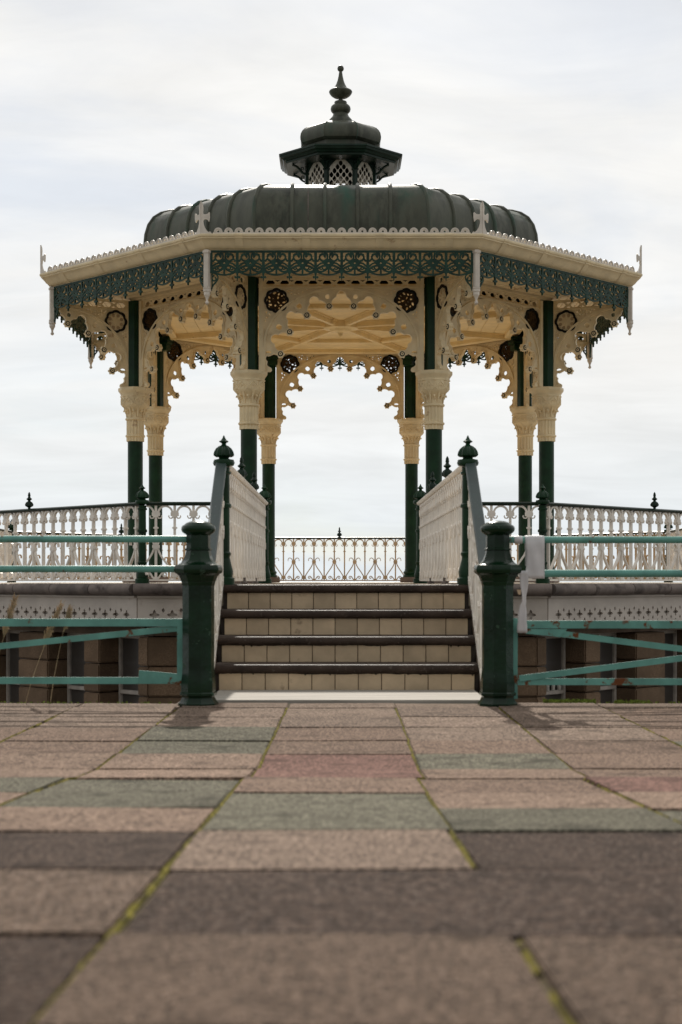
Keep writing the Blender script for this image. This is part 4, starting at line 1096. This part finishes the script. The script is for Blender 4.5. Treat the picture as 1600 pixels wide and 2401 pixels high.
mb.add([(x, d, z) for d in (-.0105, -.0050) for x, z in gv], [(0, 1, 2, 3), (7, 6, 5, 4), (0, 1, 5, 4), (1, 2, 6, 5), (2, 3, 7, 6), (3, 0, 4, 7)]); mb.build('brace_stub', 'teal', t, 0)
mb = MB(); mb.lathe([(.10, -.01), (.10, .06), (.08, .09), (.08, 1.0), (.09, 1.1), (.06, 1.15)], 12, T((xl, 0, 0))); mb.build('end_post', 'green_bol', t)
t = thing('guard_rail', (2.3, 9.84, 0), 'rust-stained teal guard rail with crossed braces right of the steps', 'guard rail')
ox = 2.3; xl = BRX + .105 - ox; xr = XE - ox
mb = MB(); hbar(mb, BRX + .155 - ox, XE - ox, 1.066, .0225); mb.build('top_tube', 'teal', t)
mb = MB(); hbar(mb, BRX + .05 - ox, BRX + .156 - ox, 1.066, .0218); mb.build('rusted_tube_end', 'teal_r', t)
mb = MB(); hbar(mb, BRX + .30 - ox, XE - ox, .848, .0245); mb.build('middle_tube', 'teal', t)
mb = MB(); mb.box(xl, xr, -.004, .004, .492, .535); mb.box(xl, xr, -.004, .030, .535, .542); mb.build('frame_top', 'teal_r', t, 0)
mb = MB(); mb.box(xl + .02, xr, -.0045, .0035, .125, .168); mb.build('frame_bottom', 'teal_r', t, 0)
mb = MB(); mb.box(xl - .005, xl + .028, -.012, -.0045, .035, .56); mb.build('end_strap', 'teal_r', t, 0)
mb = MB(); flat(mb, (xl + .22, .468), (xr, .16), .040, .0045, .010); mb.build('brace', 'teal', t, 0)
mb = MB(); flat(mb, (xl + .04, .168), (xr, .498), .040, -.0105, -.0050); mb.build('brace', 'teal', t, 0)
mb = MB(); gv = [(xl + .04, .488), (xl + .35, .488), (xl + .30, .435), (xl + .22, .445), (xl + .04, .462)]
mb.add([(x, d, z) for d in (-.0100, -.0047) for x, z in gv], [tuple(range(5)), tuple(reversed(range(5, 10)))] + [(q, (q + 1) % 5, 5 + (q + 1) % 5, 5 + q) for q in range(5)]); mb.build('gusset', 'teal_r', t, 0)
mb = MB(); mb.lathe([(.10, -.01), (.10, .06), (.08, .09), (.08, 1.0), (.09, 1.1), (.06, 1.15)], 12, T((xr, 0, 0))); mb.build('end_post', 'green_bol', t)

# ------------------------------------------------------------------ sheet, tape, reeds, bottles
def px(x, y, d): return ((x - 787.5) * d / FPX - .08, EYE + (1362 - y) * d / FPX)
def cloth(name, loops, label, cat, m='paper', th=.002):
    """loops: rows of (x, y, z) points"""
    nr, nc = len(loops), len(loops[0])
    me = bpy.data.meshes.new(name); vs = [p for r in loops for p in r]
    c0 = Vector(vs[0]); vs = [tuple(Vector(v) - c0) for v in vs]
    me.from_pydata(vs, [], [(i * nc + j, i * nc + j + 1, (i + 1) * nc + j + 1, (i + 1) * nc + j) for i in range(nr - 1) for j in range(nc - 1)])
    me.materials.append(MT[m]); me.polygons.foreach_set('use_smooth', [True] * len(me.polygons))
    o = put(name, me, None, c0); sm = o.modifiers.new('s', 'SOLIDIFY'); sm.thickness = th
    if label: tag(o, label, cat)
    return o
xa, _ = px(1232, 0, 9.8); xb, _ = px(1278, 0, 9.8)
rows_ = []
rw = random.Random(8)
zt, zbm = 1.066, .815
path = [(.030, .90), (.030, 1.0), (.027, 1.06)] + [(.0255 * math.cos(a_), zt + .0255 * math.sin(a_)) for a_ in (.4, 1.0, 1.57, 2.1, 2.7)] + [(-.0275, 1.03), (-.028, .98), (-.029, .93), (-.031, .88), (-.030, .84), (-.033, zbm)]
for (dy_, z) in path:
    row = []
    for j in range(9):
        f = j / 8; x = xa + (xb - xa) * f
        pinch = .012 * math.exp(-((z - .95) / .08) ** 2) * (1 - f)
        row.append((x + pinch, 9.84 + dy_ + (.004 * math.sin(f * 9 + z * 14) if dy_ < -.0272 else 0), z))
    rows_.append(row)
sheet = cloth('plastic_sheet', rows_, 'white sheet folded over the teal rail beside the right bollard', 'sheet')
rows_ = []
for i in range(19):
    f = i / 18
    y = 1338 + (1484 - 1338) * f
    cx_ = 1228 + 1.5 * math.sin(f * 5) - (2 if f > .5 else 0); hw_ = 10.5 - 5.5 * math.exp(-((f - .45) / .16) ** 2) + (1.5 if f > .85 else 0)
    tw_ = math.sin(f * 4) * .5
    row = []
    for j in range(5):
        s__ = (j - 2) / 2; X, Z = px(cx_ + hw_ * s__, y, 9.79)
        row.append((X, 9.79 + .012 * s__ * tw_ + .004 * math.cos(s__ * 3), Z))
    rows_.append(row)
strip = cloth('tape_strip', rows_, 'narrow white tape strip hanging down to the lower teal bar', 'tape')
X, Z = px(1212, 1390, 9.78)
mb = MB(); mb.add([(X, 0, Z + .02), (X + .03, 0, Z + .02), (X + .026, 0, Z - .012), (X + .012, 0, Z - .012), (X, .003, Z + .02), (X + .03, .003, Z + .02), (X + .026, .003, Z - .012), (X + .012, .003, Z - .012)], [(0, 1, 2, 3), (7, 6, 5, 4), (0, 1, 5, 4), (1, 2, 6, 5), (2, 3, 7, 6), (3, 0, 4, 7)])
mb.v = [(x - strip.location.x, y + 9.785 - strip.location.y, z - strip.location.z) for x, y, z in mb.v]; mb.build('torn_tag', 'tile', strip, 0)
mb = MB(); x0, _ = px(1206, 0, 9.84); x1, _ = px(1225, 0, 9.84); mb.tube([(x0, 0, 0), (x0 + .01, 0, 0), (x1 - .01, 0, 0), (x1, 0, 0)], [.0235, .0252, .0256, .024], 14)
o = mb.build('tape_wrap', 'paper'); o.location = (0, 9.84, 1.066); tag(o, 'white tape wrapped round the rusty end of the top tube', 'tape')

def reed(base_px, tip_px, head, label, seed, lean):
    rn = random.Random(seed); d = 9.97
    bx, bz = px(base_px[0], base_px[1], d); tx, tz = px(tip_px[0], tip_px[1], d)
    t = thing('dry_reed', (bx, d, 0), label, 'reed', 'dry reeds at the paving edge')
    n_ = 14; pts_ = []
    for i in range(n_ + 1):
        f = i / n_; pts_.append(((tx - bx) * (f ** 1.25), 0.03 * f, -.02 + (tz + .02) * f))
    mb = MB(); mb.tube(pts_, [.003 - .0018 * i / n_ for i in range(n_ + 1)], 5); mb.build('stem', 'straw', t)
    mb = MB()
    for i in range(460):
        f = 1 - head * rn.random() ** .8
        a_ = Vector(pts_[min(n_, int(f * n_))]); b_ = Vector(pts_[min(n_, int(f * n_) + 1)]); p = a_.lerp(b_, f * n_ % 1)
        ln_ = rn.uniform(.04, .12) * (1.15 - f * .6); up = Vector((rn.uniform(-.25, .45) + lean, rn.uniform(-.35, .35), 1)).normalized()
        q = p + up * ln_; w = Vector((.0013, .0006, 0)); dr = q + Vector((up.x * .02, up.y * .02, -.012))
        mb.add([p - w, p + w, q + w, q - w, dr], [(0, 1, 2, 3), (3, 2, 4)])
    mb.build('plume', 'straw', t, 0)
reed((60, 1649), (140, 1426), .42, 'tall dry reed with feathery plume leaning right at the left paving edge', 1, .2)
reed((-28, 1649), (33, 1408), .36, 'dry reed with narrow plume leaning in from the left frame edge', 2, .15)
reed((118, 1649), (157, 1436), .22, 'thin dry reed with a sparse plume, nearest the left bollard', 3, .35)

WW = offset_poly(PC, -0.12)
a, l, ang = edge_frame(WW, 6)
for i, (q, h, r, lb) in enumerate(((l - .82, .10, .028, 'short pale bottle on the window rail behind the right guard rail'), (l - .70, .15, .026, 'taller pale bottle with thin neck on the window rail'), (l - .58, .09, .030, 'squat grey jar on the window rail, nearest the bollard'))):
    p = a + Vector((math.cos(ang), math.sin(ang))) * q + Vector((-math.sin(ang), math.cos(ang))) * -.292
    mb = MB(); mb.lathe([(r * .9, 0), (r, .01), (r, h * .55), (r * .45, h * .72), (r * .42, h * .95), (r * .5, h)] if i < 2 else [(r * .9, 0), (r, .01), (r, h * .8), (r * .85, h * .85), (r * .88, h)], 12)
    o = mb.build('bottle', 'jar'); o.location = (p.x, p.y, -.549); tag(o, lb, 'bottle', 'bottles in the window')
